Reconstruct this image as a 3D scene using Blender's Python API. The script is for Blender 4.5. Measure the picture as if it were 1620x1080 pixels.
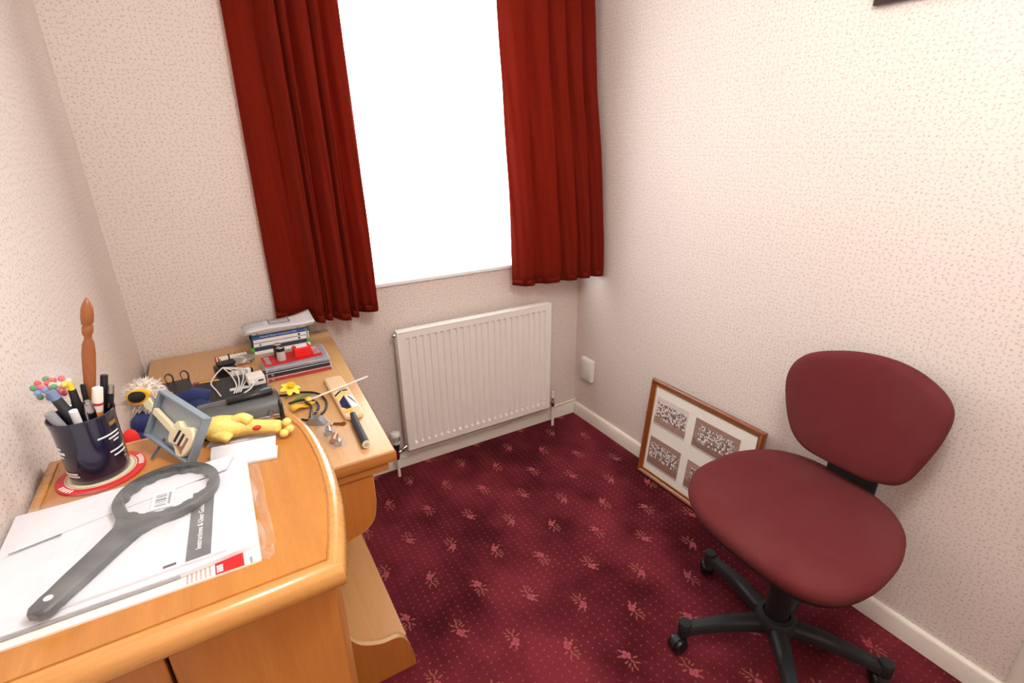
import bpy, bmesh, math, random
from mathutils import Matrix, Vector, Euler
random.seed(7)
PI = math.pi
sc = bpy.context.scene
COL = sc.collection
for o in list(bpy.data.objects): bpy.data.objects.remove(o)

# ------------------------------------------------------------------ camera, world, lights, exposure
# world axes: x along the window wall (right wall at x=0), y towards the window wall (y=0), z up, metres
cam_d = bpy.data.cameras.new('camera'); cam = bpy.data.objects.new('camera', cam_d); COL.objects.link(cam)
cam_d.sensor_width = 36.0; cam_d.lens = 811.41 * 36.0 / 1620.0; cam_d.clip_start = 0.02
RIGHT = (0.86146, -0.50766, -0.01314); DOWN = (-0.19585, -0.30825, -0.93093); FWD = (0.46854, 0.80453, -0.36497)
cam.matrix_world = Matrix(((RIGHT[0], -DOWN[0], -FWD[0], -1.6665), (RIGHT[1], -DOWN[1], -FWD[1], -2.1438),
                           (RIGHT[2], -DOWN[2], -FWD[2], 1.5018), (0, 0, 0, 1)))
sc.camera = cam
world = bpy.data.worlds.new('overcast_sky'); sc.world = world; world.use_nodes = True
bg = world.node_tree.nodes['Background']; bg.inputs[0].default_value = (0.90, 0.97, 1.0, 1); bg.inputs[1].default_value = 14.5
portal_d = bpy.data.lights.new('window_daylight', 'AREA'); portal_d.shape = 'RECTANGLE'; portal_d.size = 1.32; portal_d.size_y = 1.25
portal_d.cycles.is_portal = True
portal = bpy.data.objects.new('window_daylight', portal_d); COL.objects.link(portal)
portal.location = (-0.76, 0.2, 1.54); portal.rotation_euler = (-PI / 2, 0, 0)
fill_d = bpy.data.lights.new('added_fill_light', 'POINT'); fill_d.shadow_soft_size = 0.16; fill_d.energy = 46.0  # added fill light without a fixture, brightens the walls the window misses
fill_d.color = (1.0, 0.98, 0.96)
fill = bpy.data.objects.new('added_fill_light', fill_d); COL.objects.link(fill); fill.location = (-1.15, -1.95, 2.14)
sc.view_settings.view_transform = 'Standard'; sc.view_settings.look = 'None'
sc.view_settings.exposure = -0.16; sc.view_settings.gamma = 1.0; sc.view_settings.use_curve_mapping = False
sc.cycles.max_bounces = 8; sc.cycles.diffuse_bounces = 4; sc.cycles.transparent_max_bounces = 16
sc.cycles.sample_clamp_indirect = 8.0

# ------------------------------------------------------------------ materials
def lin(c):
    r = []
    for v in c[:3]:
        v = v / 255.0
        r.append(v / 12.92 if v <= 0.04045 else ((v + 0.055) / 1.055) ** 2.4)
    return (*r, 1.0)
class NT:
    def __init__(s, name):
        s.m = bpy.data.materials.new(name); s.m.use_nodes = True
        s.t = s.m.node_tree; s.b = s.t.nodes['Principled BSDF']; s.out = s.t.nodes['Material Output']
    def n(s, typ, **kw):
        nd = s.t.nodes.new(typ)
        for k, v in kw.items(): setattr(nd, k, v)
        return nd
    def put(s, sock, v):
        if isinstance(v, bpy.types.NodeSocket): s.t.links.new(v, sock)
        elif v is not None: sock.default_value = v
    def math(s, op, a, b=None, c=None):
        nd = s.n('ShaderNodeMath', operation=op); s.put(nd.inputs[0], a); s.put(nd.inputs[1], b); s.put(nd.inputs[2], c); return nd.outputs[0]
    def vm(s, op, a, b=None):
        nd = s.n('ShaderNodeVectorMath', operation=op); s.put(nd.inputs[0], a); s.put(nd.inputs[1], b)
        return nd.outputs['Value'] if op in ('LENGTH', 'DOT_PRODUCT') else nd.outputs[0]
    def mix(s, f, a, b, mode='MIX'):
        nd = s.n('ShaderNodeMix', data_type='RGBA', blend_type=mode)
        s.put(nd.inputs[0], f); s.put(nd.inputs[6], a); s.put(nd.inputs[7], b); return nd.outputs[2]
    def comb(s, x, y, z=0.0):
        nd = s.n('ShaderNodeCombineXYZ'); s.put(nd.inputs[0], x); s.put(nd.inputs[1], y); s.put(nd.inputs[2], z); return nd.outputs[0]
    def sep(s, v):
        nd = s.n('ShaderNodeSeparateXYZ'); s.put(nd.inputs[0], v); return nd.outputs
    def noise(s, vec, scale, detail=3.0, rough=0.5):
        nd = s.n('ShaderNodeTexNoise'); s.put(nd.inputs['Vector'], vec); nd.inputs['Scale'].default_value = scale
        nd.inputs['Detail'].default_value = detail; nd.inputs['Roughness'].default_value = rough; return nd.outputs[0]
    def ramp(s, f, lo, hi, a=0.0, b=1.0):
        nd = s.n('ShaderNodeMapRange'); nd.clamp = True; s.put(nd.inputs[0], f); s.put(nd.inputs[1], lo); s.put(nd.inputs[2], hi)
        s.put(nd.inputs[3], a); s.put(nd.inputs[4], b); return nd.outputs[0]
    def rotz(s, v, ang):
        nd = s.n('ShaderNodeVectorRotate', rotation_type='Z_AXIS'); s.put(nd.inputs['Vector'], v); s.put(nd.inputs['Angle'], ang); return nd.outputs[0]
    def ell(s, v, cx, cy, ang, a, b, soft=0.2):       # filled ellipse mask in the plane of v
        q = s.vm('SUBTRACT', v, (cx, cy, 0)); q = s.rotz(q, -ang) if ang else q
        q = s.vm('MULTIPLY', q, (1.0 / a, 1.0 / b, 0)); return s.ramp(s.vm('LENGTH', q), 1 + soft, 1 - soft)
    def bump(s, h, strength, dist=0.002):
        nd = s.n('ShaderNodeBump'); nd.inputs['Strength'].default_value = strength; nd.inputs['Distance'].default_value = dist
        s.put(nd.inputs['Height'], h); s.t.links.new(nd.outputs[0], s.b.inputs['Normal'])
    def pos(s): return s.n('ShaderNodeNewGeometry').outputs['Position']
    def obj(s): return s.n('ShaderNodeTexCoord').outputs['Object']
MATS = {}
def mat(name, col, rough=0.5, metal=0.0, var=0.05, scale=25.0, bump=0.0, bscale=300.0, sheen=0.0, coat=0.0, spec=0.5):
    if name in MATS: return MATS[name]
    k = NT(name); c = lin(col); v = k.obj()
    f = k.noise(v, scale, 4)
    d = tuple(x * (1 - 2 * var) for x in c[:3]) + (1,); l = tuple(min(1, x * (1 + 2 * var)) for x in c[:3]) + (1,)
    k.put(k.b.inputs['Base Color'], k.mix(f, d, l))
    k.b.inputs['Roughness'].default_value = rough; k.b.inputs['Metallic'].default_value = metal
    k.b.inputs['Specular IOR Level'].default_value = spec
    if sheen:
        k.b.inputs['Sheen Weight'].default_value = sheen; k.b.inputs['Sheen Roughness'].default_value = 0.4
        k.b.inputs['Sheen Tint'].default_value = tuple(min(1, x * 3 + 0.05) for x in c[:3]) + (1,)
    if coat: k.b.inputs['Coat Weight'].default_value = coat; k.b.inputs['Coat Roughness'].default_value = 0.15
    if bump: k.bump(k.noise(v, bscale, 2), bump)
    MATS[name] = k.m; return k.m
def film(name, tint, clear, rough=0.08, vary=0.06):               # thin clear plastic or glass: mostly see-through, a little gloss
    k = NT(name); tr = k.n('ShaderNodeBsdfTransparent'); tr.inputs[0].default_value = tint
    k.b.inputs['Base Color'].default_value = tint; k.b.inputs['Roughness'].default_value = rough
    v = k.noise(k.obj(), 40.0, 2)
    mx = k.n('ShaderNodeMixShader'); k.put(mx.inputs[0], k.ramp(v, 0.2, 0.8, clear - vary, clear + vary))
    k.t.links.new(k.b.outputs[0], mx.inputs[1]); k.t.links.new(tr.outputs[0], mx.inputs[2]); k.t.links.new(mx.outputs[0], k.out.inputs[0])
    MATS[name] = k.m; return k.m
def wood(name, base, dark, axis='y', rough=0.35, coat=0.25, stretch=14.0, world=True, fig=0.55):
    k = NT(name); v = k.pos() if world else k.obj()
    s = {'x': (1, stretch, stretch), 'y': (stretch, 1, stretch), 'z': (stretch, stretch, 1)}[axis]
    q = k.vm('MULTIPLY', v, s)
    f1 = k.noise(q, 3.5, 6, 0.6); f2 = k.noise(q, 22.0, 3, 0.6)
    f = k.math('ADD', k.math('MULTIPLY', f1, 0.65), k.math('MULTIPLY', f2, 0.35))
    f = k.ramp(f, 0.36, 0.66)
    k.put(k.b.inputs['Base Color'], k.mix(k.math('MULTIPLY', f, fig), lin(base), lin(dark)))
    k.put(k.b.inputs['Roughness'], k.ramp(f2, 0.3, 0.7, rough - 0.05, rough + 0.08))
    k.b.inputs['Coat Weight'].default_value = coat; k.b.inputs['Coat Roughness'].default_value = 0.18
    MATS[name] = k.m; return k.m

def wallpaper_material():
    k = NT('sprig_wallpaper'); p = k.sep(k.pos())
    u = k.math('ADD', p[0], p[1]); uv = k.comb(u, p[2], 0.0)
    base = k.mix(k.noise(k.pos(), 2.2, 2), lin((227, 213, 205)), lin((232, 219, 210)))
    col = base
    for (cell, off, c, strength, ang0, strokes) in (
            (0.0142, (0.0, 0.0, 0), (140, 112, 100), 0.88, 0.75, ((-0.10, 0.04, 0.1, 0.115, 0.045), (0.09, -0.08, 0.5, 0.10, 0.045), (0.10, 0.12, 1.3, 0.075, 0.045))),
            (0.0160, (0.37, 0.61, 0), (138, 130, 112), 0.70, 0.6, ((0.0, 0.0, 0.0, 0.12, 0.045), (0.10, 0.10, 0.9, 0.075, 0.045))),
            (0.030, (0.11, 0.23, 0), (188, 116, 104), 0.55, 0.3, ((0.0, 0.0, 0.0, 0.075, 0.04), (0.07, 0.06, 1.2, 0.05, 0.035)))):
        q = k.vm('ADD', k.vm('MULTIPLY', uv, (1.0 / cell, 1.0 / cell, 0)), off)
        vo = k.n('ShaderNodeTexVoronoi', voronoi_dimensions='2D'); k.put(vo.inputs['Vector'], q); vo.inputs['Scale'].default_value = 1.0
        vo.inputs['Randomness'].default_value = 0.65
        loc = k.vm('SUBTRACT', q, vo.outputs['Position'])
        rnd = k.sep(vo.outputs['Color'])
        loc = k.rotz(loc, k.ramp(rnd[0], 0, 1, ang0 - 0.6, ang0 + 0.6))
        msk = None
        for (cx, cy, an, a, b) in strokes:
            e = k.ell(loc, cx, cy, an, a, b, 0.35); msk = e if msk is None else k.math('MAXIMUM', msk, e)
        msk = k.math('MULTIPLY', msk, k.ramp(rnd[1], 0, 1, 0.6 * strength, strength))
        col = k.mix(msk, col, lin(c))
    k.put(k.b.inputs['Base Color'], col); k.b.inputs['Roughness'].default_value = 0.62
    k.b.inputs['Specular IOR Level'].default_value = 0.3
    k.bump(k.noise(k.pos(), 420.0, 2), 0.12, 0.0006)
    return k.m

def carpet_material():
    k = NT('floral_carpet'); P = k.pos()
    wob = k.n('ShaderNodeTexNoise'); k.put(wob.inputs['Vector'], P); wob.inputs['Scale'].default_value = 380.0
    d = k.vm('MULTIPLY', k.vm('SUBTRACT', wob.outputs['Color'], (0.5, 0.5, 0.5)), (0.0055, 0.0055, 0.0))
    p = k.sep(k.vm('ADD', P, d))
    # brushed pile: its sheen painted into the colour as broad light and dark swathes
    big = k.noise(k.vm('MULTIPLY', P, (1.0, 0.75, 1)), 2.6, 3, 0.5); mid = k.noise(P, 7.0, 3, 0.55); fine = k.noise(P, 260.0, 3, 0.7)
    f = k.math('ADD', k.math('MULTIPLY', big, 0.75), k.math('MULTIPLY', mid, 0.25)); f = k.ramp(f, 0.40, 0.62)
    base = k.mix(f, lin((72, 16, 25)), lin((132, 46, 57)))
    base = k.mix(k.math('MULTIPLY', fine, 0.35), base, lin((56, 12, 18)))
    # woven dots
    DX, DY = 0.0273, 0.0243
    gx = k.math('DIVIDE', p[0], DX); gy = k.math('DIVIDE', p[1], DY); ix = k.math('ROUND', gx); iy = k.math('ROUND', gy)
    lx = k.math('MULTIPLY', k.math('SUBTRACT', gx, ix), DX); ly = k.math('MULTIPLY', k.math('SUBTRACT', gy, iy), DY)
    par = k.math('ABSOLUTE', k.math('MODULO', k.math('ADD', ix, iy), 2.0))
    lv = k.rotz(k.comb(lx, ly), k.math('MULTIPLY', par, 1.5708))
    dots = k.math('MAXIMUM', k.ell(lv, 0.0012, 0.0004, 0.3, 0.0032, 0.0013, 0.4), k.ell(lv, -0.0022, -0.001, 0.9, 0.0016, 0.0010, 0.4))
    # rose sprigs on a half-drop lattice
    MX, MY = 0.1365, 0.2435
    qx = k.math('DIVIDE', k.math('ADD', p[0], 0.117), MX); i = k.math('ROUND', qx)
    sx = k.math('MULTIPLY', k.math('SUBTRACT', qx, i), MX); odd = k.math('ABSOLUTE', k.math('MODULO', i, 2.0))
    yy = k.math('DIVIDE', k.math('ADD', k.math('ADD', p[1], 0.2545), k.math('MULTIPLY', odd, -0.1218)), MY); j = k.math('ROUND', yy)
    sy = k.math('MULTIPLY', k.math('SUBTRACT', yy, j), MY)
    flip = k.math('SUBTRACT', 1.0, k.math('MULTIPLY', k.math('ABSOLUTE', k.math('MODULO', j, 2.0)), 2.0))
    flip2 = k.math('SUBTRACT', 1.0, k.math('MULTIPLY', odd, 2.0))
    mv = k.comb(k.math('MULTIPLY', sx, flip2), k.math('MULTIPLY', sy, k.math('MULTIPLY', flip, flip2)))
    mv = k.rotz(mv, 2.1)
    def union(es):
        m = None
        for e in es:
            q = k.ell(mv, *e); m = q if m is None else k.math('MAXIMUM', m, q)
        return m
    mv = k.vm('MULTIPLY', mv, (0.80, 0.80, 1))
    leaves = union([(0.010, 0.003, 0.3, 0.0068, 0.0024), (0.018, 0.011, 0.9, 0.0068, 0.0024), (0.007, 0.016, 1.6, 0.0068, 0.0024), (0.023, 0.000, -0.2, 0.0068, 0.0024),
                    (-0.002, 0.013, 2.0, 0.0060, 0.0024), (-0.022, 0.007, 2.4, 0.0062, 0.0026), (-0.026, -0.008, 3.3, 0.0066, 0.0026), (0.026, 0.017, 0.6, 0.0050, 0.0020),
                    (0.012, -0.011, -0.8, 0.0064, 0.0025), (0.015, 0.022, 1.2, 0.0045, 0.0019)])
    rose = union([(-0.010, -0.005, 0.0, 0.0080, 0.0070), (-0.015, -0.010, 0.4, 0.0055, 0.0048), (-0.004, -0.010, 0.8, 0.0055, 0.0048), (-0.013, 0.002, 0.2, 0.005, 0.0045), (-0.001, -0.003, 0.5, 0.0045, 0.005)])
    hollow = union([(-0.009, -0.004, 0.7, 0.0055, 0.0012), (-0.014, -0.007, -0.5, 0.0045, 0.0011), (-0.005, -0.009, 0.2, 0.0045, 0.0011), (-0.012, 0.000, 1.2, 0.0040, 0.0010), (-0.002, -0.004, 1.9, 0.0040, 0.0010)])
    clear = k.math('SUBTRACT', 1.0, k.ell(mv, 0.0, 0.0, 0.0, 0.03, 0.026, 0.1))
    col = k.mix(k.math('MULTIPLY', k.math('MULTIPLY', dots, clear), k.ramp(mid, 0.35, 0.65, 0.18, 0.58)), base, lin((196, 128, 128)))
    col = k.mix(k.math('MULTIPLY', leaves, 0.65), col, lin((168, 102, 84)))
    col = k.mix(k.math('MULTIPLY', rose, 0.7), col, lin((196, 100, 112)))
    col = k.mix(k.math('MULTIPLY', hollow, 0.8), col, lin((120, 30, 46)))
    k.put(k.b.inputs['Base Color'], col); k.b.inputs['Roughness'].default_value = 0.95; k.b.inputs['Specular IOR Level'].default_value = 0.1
    k.b.inputs['Sheen Weight'].default_value = 0.25; k.b.inputs['Sheen Roughness'].default_value = 0.5; k.b.inputs['Sheen Tint'].default_value = lin((200, 90, 105))
    k.bump(k.math('ADD', fine, k.math('MULTIPLY', mid, 2.0)), 0.5, 0.004)
    return k.m

M_WALL = wallpaper_material(); M_CARPET = carpet_material()
M_PAINT = mat('cream_gloss_paint', (240, 233, 220), 0.35, var=0.02, coat=0.2)
M_CEIL = mat('white_ceiling', (240, 236, 230), 0.9, var=0.01)
M_UPVC = mat('white_window_plastic', (245, 246, 246), 0.3, var=0.01)
M_RAD = mat('radiator_enamel', (242, 237, 230), 0.35, var=0.01, coat=0.3)
M_CHROME = mat('chrome', (190, 190, 190), 0.18, 1.0, var=0.02)
M_BRASS = mat('brass', (190, 150, 95), 0.28, 1.0, var=0.05)
M_BLACK = mat('black_plastic', (26, 27, 29), 0.42, var=0.08)
M_DGREY = mat('dark_grey_plastic', (52, 55, 60), 0.5, var=0.06)
M_CHAIRP = mat('chair_black_plastic', (30, 32, 34), 0.5, var=0.06, bump=0.2, bscale=500)
M_WHITEP = mat('white_plastic', (236, 232, 226), 0.4, var=0.02)
M_PAPER = mat('white_paper', (226, 225, 230), 0.75, var=0.02)
M_PAPER2 = mat('cream_paper', (246, 240, 228), 0.75, var=0.02)
M_RED = mat('red_plastic', (205, 30, 34), 0.4, var=0.04)
M_NAVY = mat('navy_plastic', (28, 34, 78), 0.35, var=0.05)
M_GLASS = film('window_glass', (0.97, 0.99, 0.98, 1), 0.93, 0.02)
M_CLEAR = film('clear_plastic', (0.95, 0.96, 0.97, 1), 0.72, 0.1)
M_SLEEVE = film('polythene_sleeve', (0.97, 0.97, 0.98, 1), 0.90, 0.2)
M_SMOKE = film('smoked_plastic', (0.16, 0.17, 0.18, 1), 0.35, 0.12)
M_CAB = wood('honey_veneer', (194, 130, 60), (164, 98, 36), 'y', 0.3, 0.4)
M_CABX = wood('honey_veneer_moulding', (208, 148, 78), (180, 116, 52), 'x', 0.28, 0.5)
M_CABV = wood('honey_veneer_upright', (196, 126, 60), (162, 96, 38), 'z', 0.35, 0.3)
M_DESK = wood('beech_laminate_top', (214, 166, 112), (190, 138, 84), 'y', 0.36, 0.15, 26, fig=0.5)
M_DESKV = wood('beech_laminate_panel', (198, 124, 54), (168, 96, 36), 'z', 0.4, 0.15, 22, fig=0.5)
M_DESKE = wood('beech_edging', (190, 124, 58), (160, 96, 40), 'x', 0.36, 0.2, 22)
M_FRAMEW = wood('walnut_stained_moulding', (150, 78, 34), (104, 46, 18), 'y', 0.3, 0.5, 20)
M_GOLD = mat('gilt', (205, 165, 90), 0.3, 0.9)

# ------------------------------------------------------------------ mesh helpers
def T(x=0, y=0, z=0, rx=0, ry=0, rz=0): return Matrix.Translation((x, y, z)) @ Euler((rx, ry, rz)).to_matrix().to_4x4()
def catmull(pts, n=6, closed=False):
    pts = [Vector(p) for p in pts]; out = []; N = len(pts)
    for i in range(N if closed else N - 1):
        if closed: p0, p1, p2, p3 = (pts[(i + q) % N] for q in (-1, 0, 1, 2))
        else: p0, p1, p2, p3 = pts[max(i - 1, 0)], pts[i], pts[i + 1], pts[min(i + 2, N - 1)]
        for s in range(n):
            t = s / n
            out.append(0.5 * ((2 * p1) + (p2 - p0) * t + (2 * p0 - 5 * p1 + 4 * p2 - p3) * t * t + (3 * p1 - p0 - 3 * p2 + p3) * t ** 3))
    if not closed: out.append(pts[-1])
    return out
def circle(r, n, z=0.0, cx=0, cy=0): return [Vector((cx + r * math.cos(2 * PI * i / n), cy + r * math.sin(2 * PI * i / n), z)) for i in range(n)]
class MB:
    def __init__(s): s.bm = bmesh.new()
    def loft(s, loops, M=None, cap0=True, cap1=True, closed=True, mat=0):
        V = [[s.bm.verts.new((M @ Vector(p)) if M else Vector(p)) for p in lp] for lp in loops]
        n = len(V[0]); F = []
        for a, b in zip(V[:-1], V[1:]):
            for i in range(n if closed else n - 1):
                F.append(s.bm.faces.new((a[i], a[(i + 1) % n], b[(i + 1) % n], b[i])))
        if cap0 and closed: F.append(s.bm.faces.new(list(reversed(V[0]))))
        if cap1 and closed: F.append(s.bm.faces.new(V[-1]))
        for fc in F: fc.material_index = mat
        return s
    def box(s, x0, x1, y0, y1, z0, z1, bev=0.0, M=None, seg=2, mat=0):
        x0, x1 = min(x0, x1), max(x0, x1); y0, y1 = min(y0, y1), max(y0, y1); z0, z1 = min(z0, z1), max(z0, z1)
        co = [(x0, y0, z0), (x1, y0, z0), (x1, y1, z0), (x0, y1, z0), (x0, y0, z1), (x1, y0, z1), (x1, y1, z1), (x0, y1, z1)]
        v = [s.bm.verts.new(c) for c in co]
        fs = [s.bm.faces.new([v[i] for i in f]) for f in ((3, 2, 1, 0), (4, 5, 6, 7), (0, 1, 5, 4), (1, 2, 6, 5), (2, 3, 7, 6), (3, 0, 4, 7))]
        allv = set(v)
        if bev:
            es = list({e for f in fs for e in f.edges})
            r = bmesh.ops.bevel(s.bm, geom=es, offset=bev, segments=seg, affect='EDGES', profile=0.5)
            allv = {q for q in v if q.is_valid} | set(r['verts']); fs = [f for f in fs if f.is_valid] + r['faces']
        for f in fs: f.material_index = mat
        if M: bmesh.ops.transform(s.bm, matrix=M, verts=list(allv))
        return s
    def prism(s, pts, axis, a, b, M=None, mat=0):      # polygon in the plane across axis, extruded from a to b
        def P(p, t): return {'x': (t, p[0], p[1]), 'y': (p[0], t, p[1]), 'z': (p[0], p[1], t)}[axis]
        return s.loft([[P(p, a) for p in pts], [P(p, b) for p in pts]], M, mat=mat)
    def lathe(s, prof, n=20, M=None, cap0=True, cap1=True, mat=0):
        return s.loft([circle(max(r, 1e-5), n, z) for r, z in prof], M, cap0, cap1, mat=mat)
    def tube(s, pts, r, n=8, M=None, cap=True, flat=1.0, mat=0):
        pts = [Vector(p) for p in pts]; rs = r if isinstance(r, (list, tuple)) else [r] * len(pts)
        loops = []; up = None
        for i, p in enumerate(pts):
            t = (pts[min(i + 1, len(pts) - 1)] - pts[max(i - 1, 0)]).normalized()
            if up is None: up = Vector((0, 0, 1)) if abs(t.z) < 0.9 else Vector((1, 0, 0))
            a = t.cross(up).normalized(); b = a.cross(t).normalized(); up = b
            loops.append([p + (a * math.cos(2 * PI * q / n) + b * math.sin(2 * PI * q / n) * flat) * rs[i] for q in range(n)])
        return s.loft(loops, M, cap, cap, mat=mat)
    def ball(s, c, r, n=14, m=9, M=None, mat=0):
        r = r if isinstance(r, (tuple, list)) else (r, r, r); lo = []
        for j in range(m + 1):
            th = PI * j / m; sr = max(math.sin(th), 1e-3)
            lo.append([Vector((c[0] + r[0] * sr * math.cos(2 * PI * i / n), c[1] + r[1] * sr * math.sin(2 * PI * i / n), c[2] - r[2] * math.cos(th))) for i in range(n)])
        return s.loft(lo, M, mat=mat)
    def quad(s, pts, M=None, mat=0):
        f = s.bm.faces.new([s.bm.verts.new((M @ Vector(p)) if M else Vector(p)) for p in pts]); f.material_index = mat; return s
    def build(s, name, mats, parent=None, smooth=None, world=False, label=None, thick=0.0):
        bmesh.ops.recalc_face_normals(s.bm, faces=s.bm.faces[:]) if not thick else None
        me = bpy.data.meshes.new(name); s.bm.to_mesh(me); s.bm.free()
        for m in (mats if isinstance(mats, (list, tuple)) else [mats]): me.materials.append(m)
        if smooth is not None:
            for p in me.polygons: p.use_smooth = True
            if smooth > 0: me.set_sharp_from_angle(angle=math.radians(smooth))
        o = bpy.data.objects.new(name, me); COL.objects.link(o)
        if thick:
            md = o.modifiers.new('thickness', 'SOLIDIFY'); md.thickness = thick; md.offset = 0
        if parent: adopt(o, parent, world)
        if label: o['label'] = label
        return o
def root_basis(p):
    m = Matrix.Identity(4)
    while p: m = p.matrix_basis @ m if p.parent is None else p.matrix_parent_inverse @ p.matrix_basis @ m; p = p.parent
    return m
def adopt(o, parent, world=False):
    o.parent = parent
    if world: o.matrix_parent_inverse = root_basis(parent).inverted()
def tag(o, label, cat, group=None):
    o['label'] = label; o['category'] = cat
    if group: o['group'] = group
    return o
def thing(name, label, cat, loc=(0, 0, 0), rot=(0, 0, 0), group=None):
    o = bpy.data.objects.new(name, None); COL.objects.link(o); o.location = loc; o.rotation_euler = rot; o.empty_display_size = 0.05
    return tag(o, label, cat, group)
def struct(o): o['kind'] = 'structure'; return o
def text(name, body, size, material, M, parent, world=False, depth=0.0003, align='CENTER', bold=0.0):
    cu = bpy.data.curves.new(name, 'FONT'); cu.body = body; cu.size = size; cu.align_x = align; cu.align_y = 'CENTER'; cu.extrude = depth; cu.offset = bold
    cu.resolution_u = 3
    t = bpy.data.objects.new(name + '_tmp', cu); COL.objects.link(t)
    me = bpy.data.meshes.new_from_object(t.evaluated_get(bpy.context.evaluated_depsgraph_get()))
    bpy.data.objects.remove(t); me.transform(M); me.materials.clear(); me.materials.append(material); me.name = name
    o = bpy.data.objects.new(name, me); COL.objects.link(o)
    if parent: adopt(o, parent, world)
    return o

# ------------------------------------------------------------------ the room
LX, FY, CZ = -1.965, -3.0, 2.4
WX0, WX1, WZ0, WZ1 = -1.42, -0.10, 0.937, 2.16
struct(MB().box(LX - 0.1, 0.1, FY - 0.1, 0.25, -0.05, 0.0).build('floor', M_CARPET))['label'] = 'burgundy carpet with rose sprigs and dots'
struct(MB().box(LX - 0.1, 0.1, FY - 0.1, 0.25, CZ, CZ + 0.05).build('ceiling', M_CEIL))
w = MB().box(LX - 0.1, WX0, 0, 0.25, 0, CZ).box(WX1, 0.1, 0, 0.25, 0, CZ).box(WX0, WX1, 0, 0.25, 0, WZ0 - 0.018).box(WX0, WX1, 0, 0.25, WZ1, CZ)
struct(w.build('wall_back', M_WALL)); struct(MB().box(0, 0.1, FY, 0, 0, CZ).build('wall_right', M_WALL))
struct(MB().box(LX - 0.1, LX, FY, 0, 0, CZ).build('wall_left', M_WALL)); struct(MB().box(LX - 0.1, 0.1, FY - 0.1, FY, 0, CZ).build('wall_front', M_WALL))
BB = [(0, 0), (0.015, 0), (0.015, 0.062), (0.012, 0.070), (0.006, 0.0735), (0, 0.0735)]
struct(MB().prism([(-d, z) for d, z in BB], 'x', LX, -0.0005).build('baseboard_back', M_PAINT, smooth=40))
struct(MB().prism([(-d, z) for d, z in BB], 'y', -1.985, -0.0005).build('baseboard_right', M_PAINT, smooth=40))
struct(MB().prism([(LX + d, z) for d, z in BB], 'y', -3.0, -0.0005).build('baseboard_left', M_PAINT, smooth=40))
tr = MB().prism([(-0.001, -2.06), (-0.001, -1.985), (-0.010, -1.985), (-0.017, -1.993), (-0.022, -2.02), (-0.022, -2.06)], 'z', 0, 2.05)
struct(tr.build('trim_1', M_PAINT, smooth=40))['label'] = 'white painted door architrave on the right wall'
win = bpy.data.objects.new('window_1', None); COL.objects.link(win); win.location = (-0.785, 0.15, WZ0); struct(win); win['label'] = 'bright window behind a white net curtain'
fr = MB()
for a in ((WX0, WX0 + 0.06, WZ0, WZ1), (WX1 - 0.06, WX1, WZ0, WZ1), (WX0, WX1, WZ0, WZ0 + 0.06), (WX0, WX1, WZ1 - 0.06, WZ1)):
    fr.box(a[0], a[1], 0.13, 0.19, a[2], a[3], 0.004)
fr.build('frame', M_UPVC, win, world=True)
MB().box(-0.76, -0.70, 0.135, 0.185, WZ0 + 0.06, WZ1 - 0.06, 0.004).build('mullion', M_UPVC, win, world=True)
for xa, xb in ((WX0 + 0.06, -0.76), (-0.70, WX1 - 0.06)):
    MB().box(xa, xb, 0.158, 0.162, WZ0 + 0.06, WZ1 - 0.06).build('pane', M_GLASS, win, world=True)
MB().box(WX0, WX1, -0.012, 0.135, WZ0 - 0.018, WZ0, 0.004).build('sill', M_UPVC, win, world=True)

# ------------------------------------------------------------------ curtains
def velvet():
    k = NT('red_velvet'); v = k.pos(); f = k.noise(v, 60.0, 3); g = k.noise(v, 700.0, 2)
    c = k.mix(f, lin((112, 27, 13)), lin((128, 34, 17))); k.put(k.b.inputs['Base Color'], k.mix(k.math('MULTIPLY', g, 0.25), c, lin((78, 16, 8))))
    k.b.inputs['Roughness'].default_value = 0.9; k.b.inputs['Specular IOR Level'].default_value = 0.12
    k.b.inputs['Sheen Weight'].default_value = 0.35; k.b.inputs['Sheen Roughness'].default_value = 0.35; k.b.inputs['Sheen Tint'].default_value = lin((235, 95, 50))
    tr = k.n('ShaderNodeBsdfTranslucent'); tr.inputs[0].default_value = lin((200, 62, 24)); mx = k.n('ShaderNodeMixShader'); mx.inputs[0].default_value = 0.20
    k.t.links.new(k.b.outputs[0], mx.inputs[1]); k.t.links.new(tr.outputs[0], mx.inputs[2]); k.t.links.new(mx.outputs[0], k.out.inputs[0])
    k.bump(g, 0.15, 0.001); return k.m
M_VELVET = velvet()
def curtain(name, label, bottom, top, z0, z1, hem=None):
    b = catmull([(x, y, 0) for x, y in bottom], 7); t = catmull([(x, y, 0) for x, y in top], 7); n = len(b); mb = MB(); rows = []
    NZ = 26
    for j in range(NZ + 1):
        v = j / NZ; e = v * v * (3 - 2 * v); z = z0 + (z1 - z0) * v; row = []
        for i in range(n):
            p = b[i].lerp(t[i], e); s = 0.004 * math.sin(i * 0.9 + v * 9) * (1 - v) + 0.003 * math.sin(i * 0.37 + v * 17)
            zz = z + ((hem(i / (n - 1)) if hem else 0.0) * (1 - v) ** 6)
            row.append((p.x, p.y + s, zz))
        rows.append(row)
    mb.loft(rows, None, closed=False)
    root = thing(name, label, 'curtain', (sum(p.x for p in b) / n, sum(p.y for p in b) / n, z0), group='red velvet curtains')
    mb.build('drape', M_VELVET, root, smooth=0, world=True, thick=0.004)
    hb = MB().loft([[(p.x, p.y, z0 + (hem(i / (n - 1)) if hem else 0.0) + dz) for i, p in enumerate(b)] for dz in (0.0, 0.028)], None, closed=False)
    hb.build('hem', M_VELVET, root, smooth=0, world=True, thick=0.006)
    return root
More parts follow.
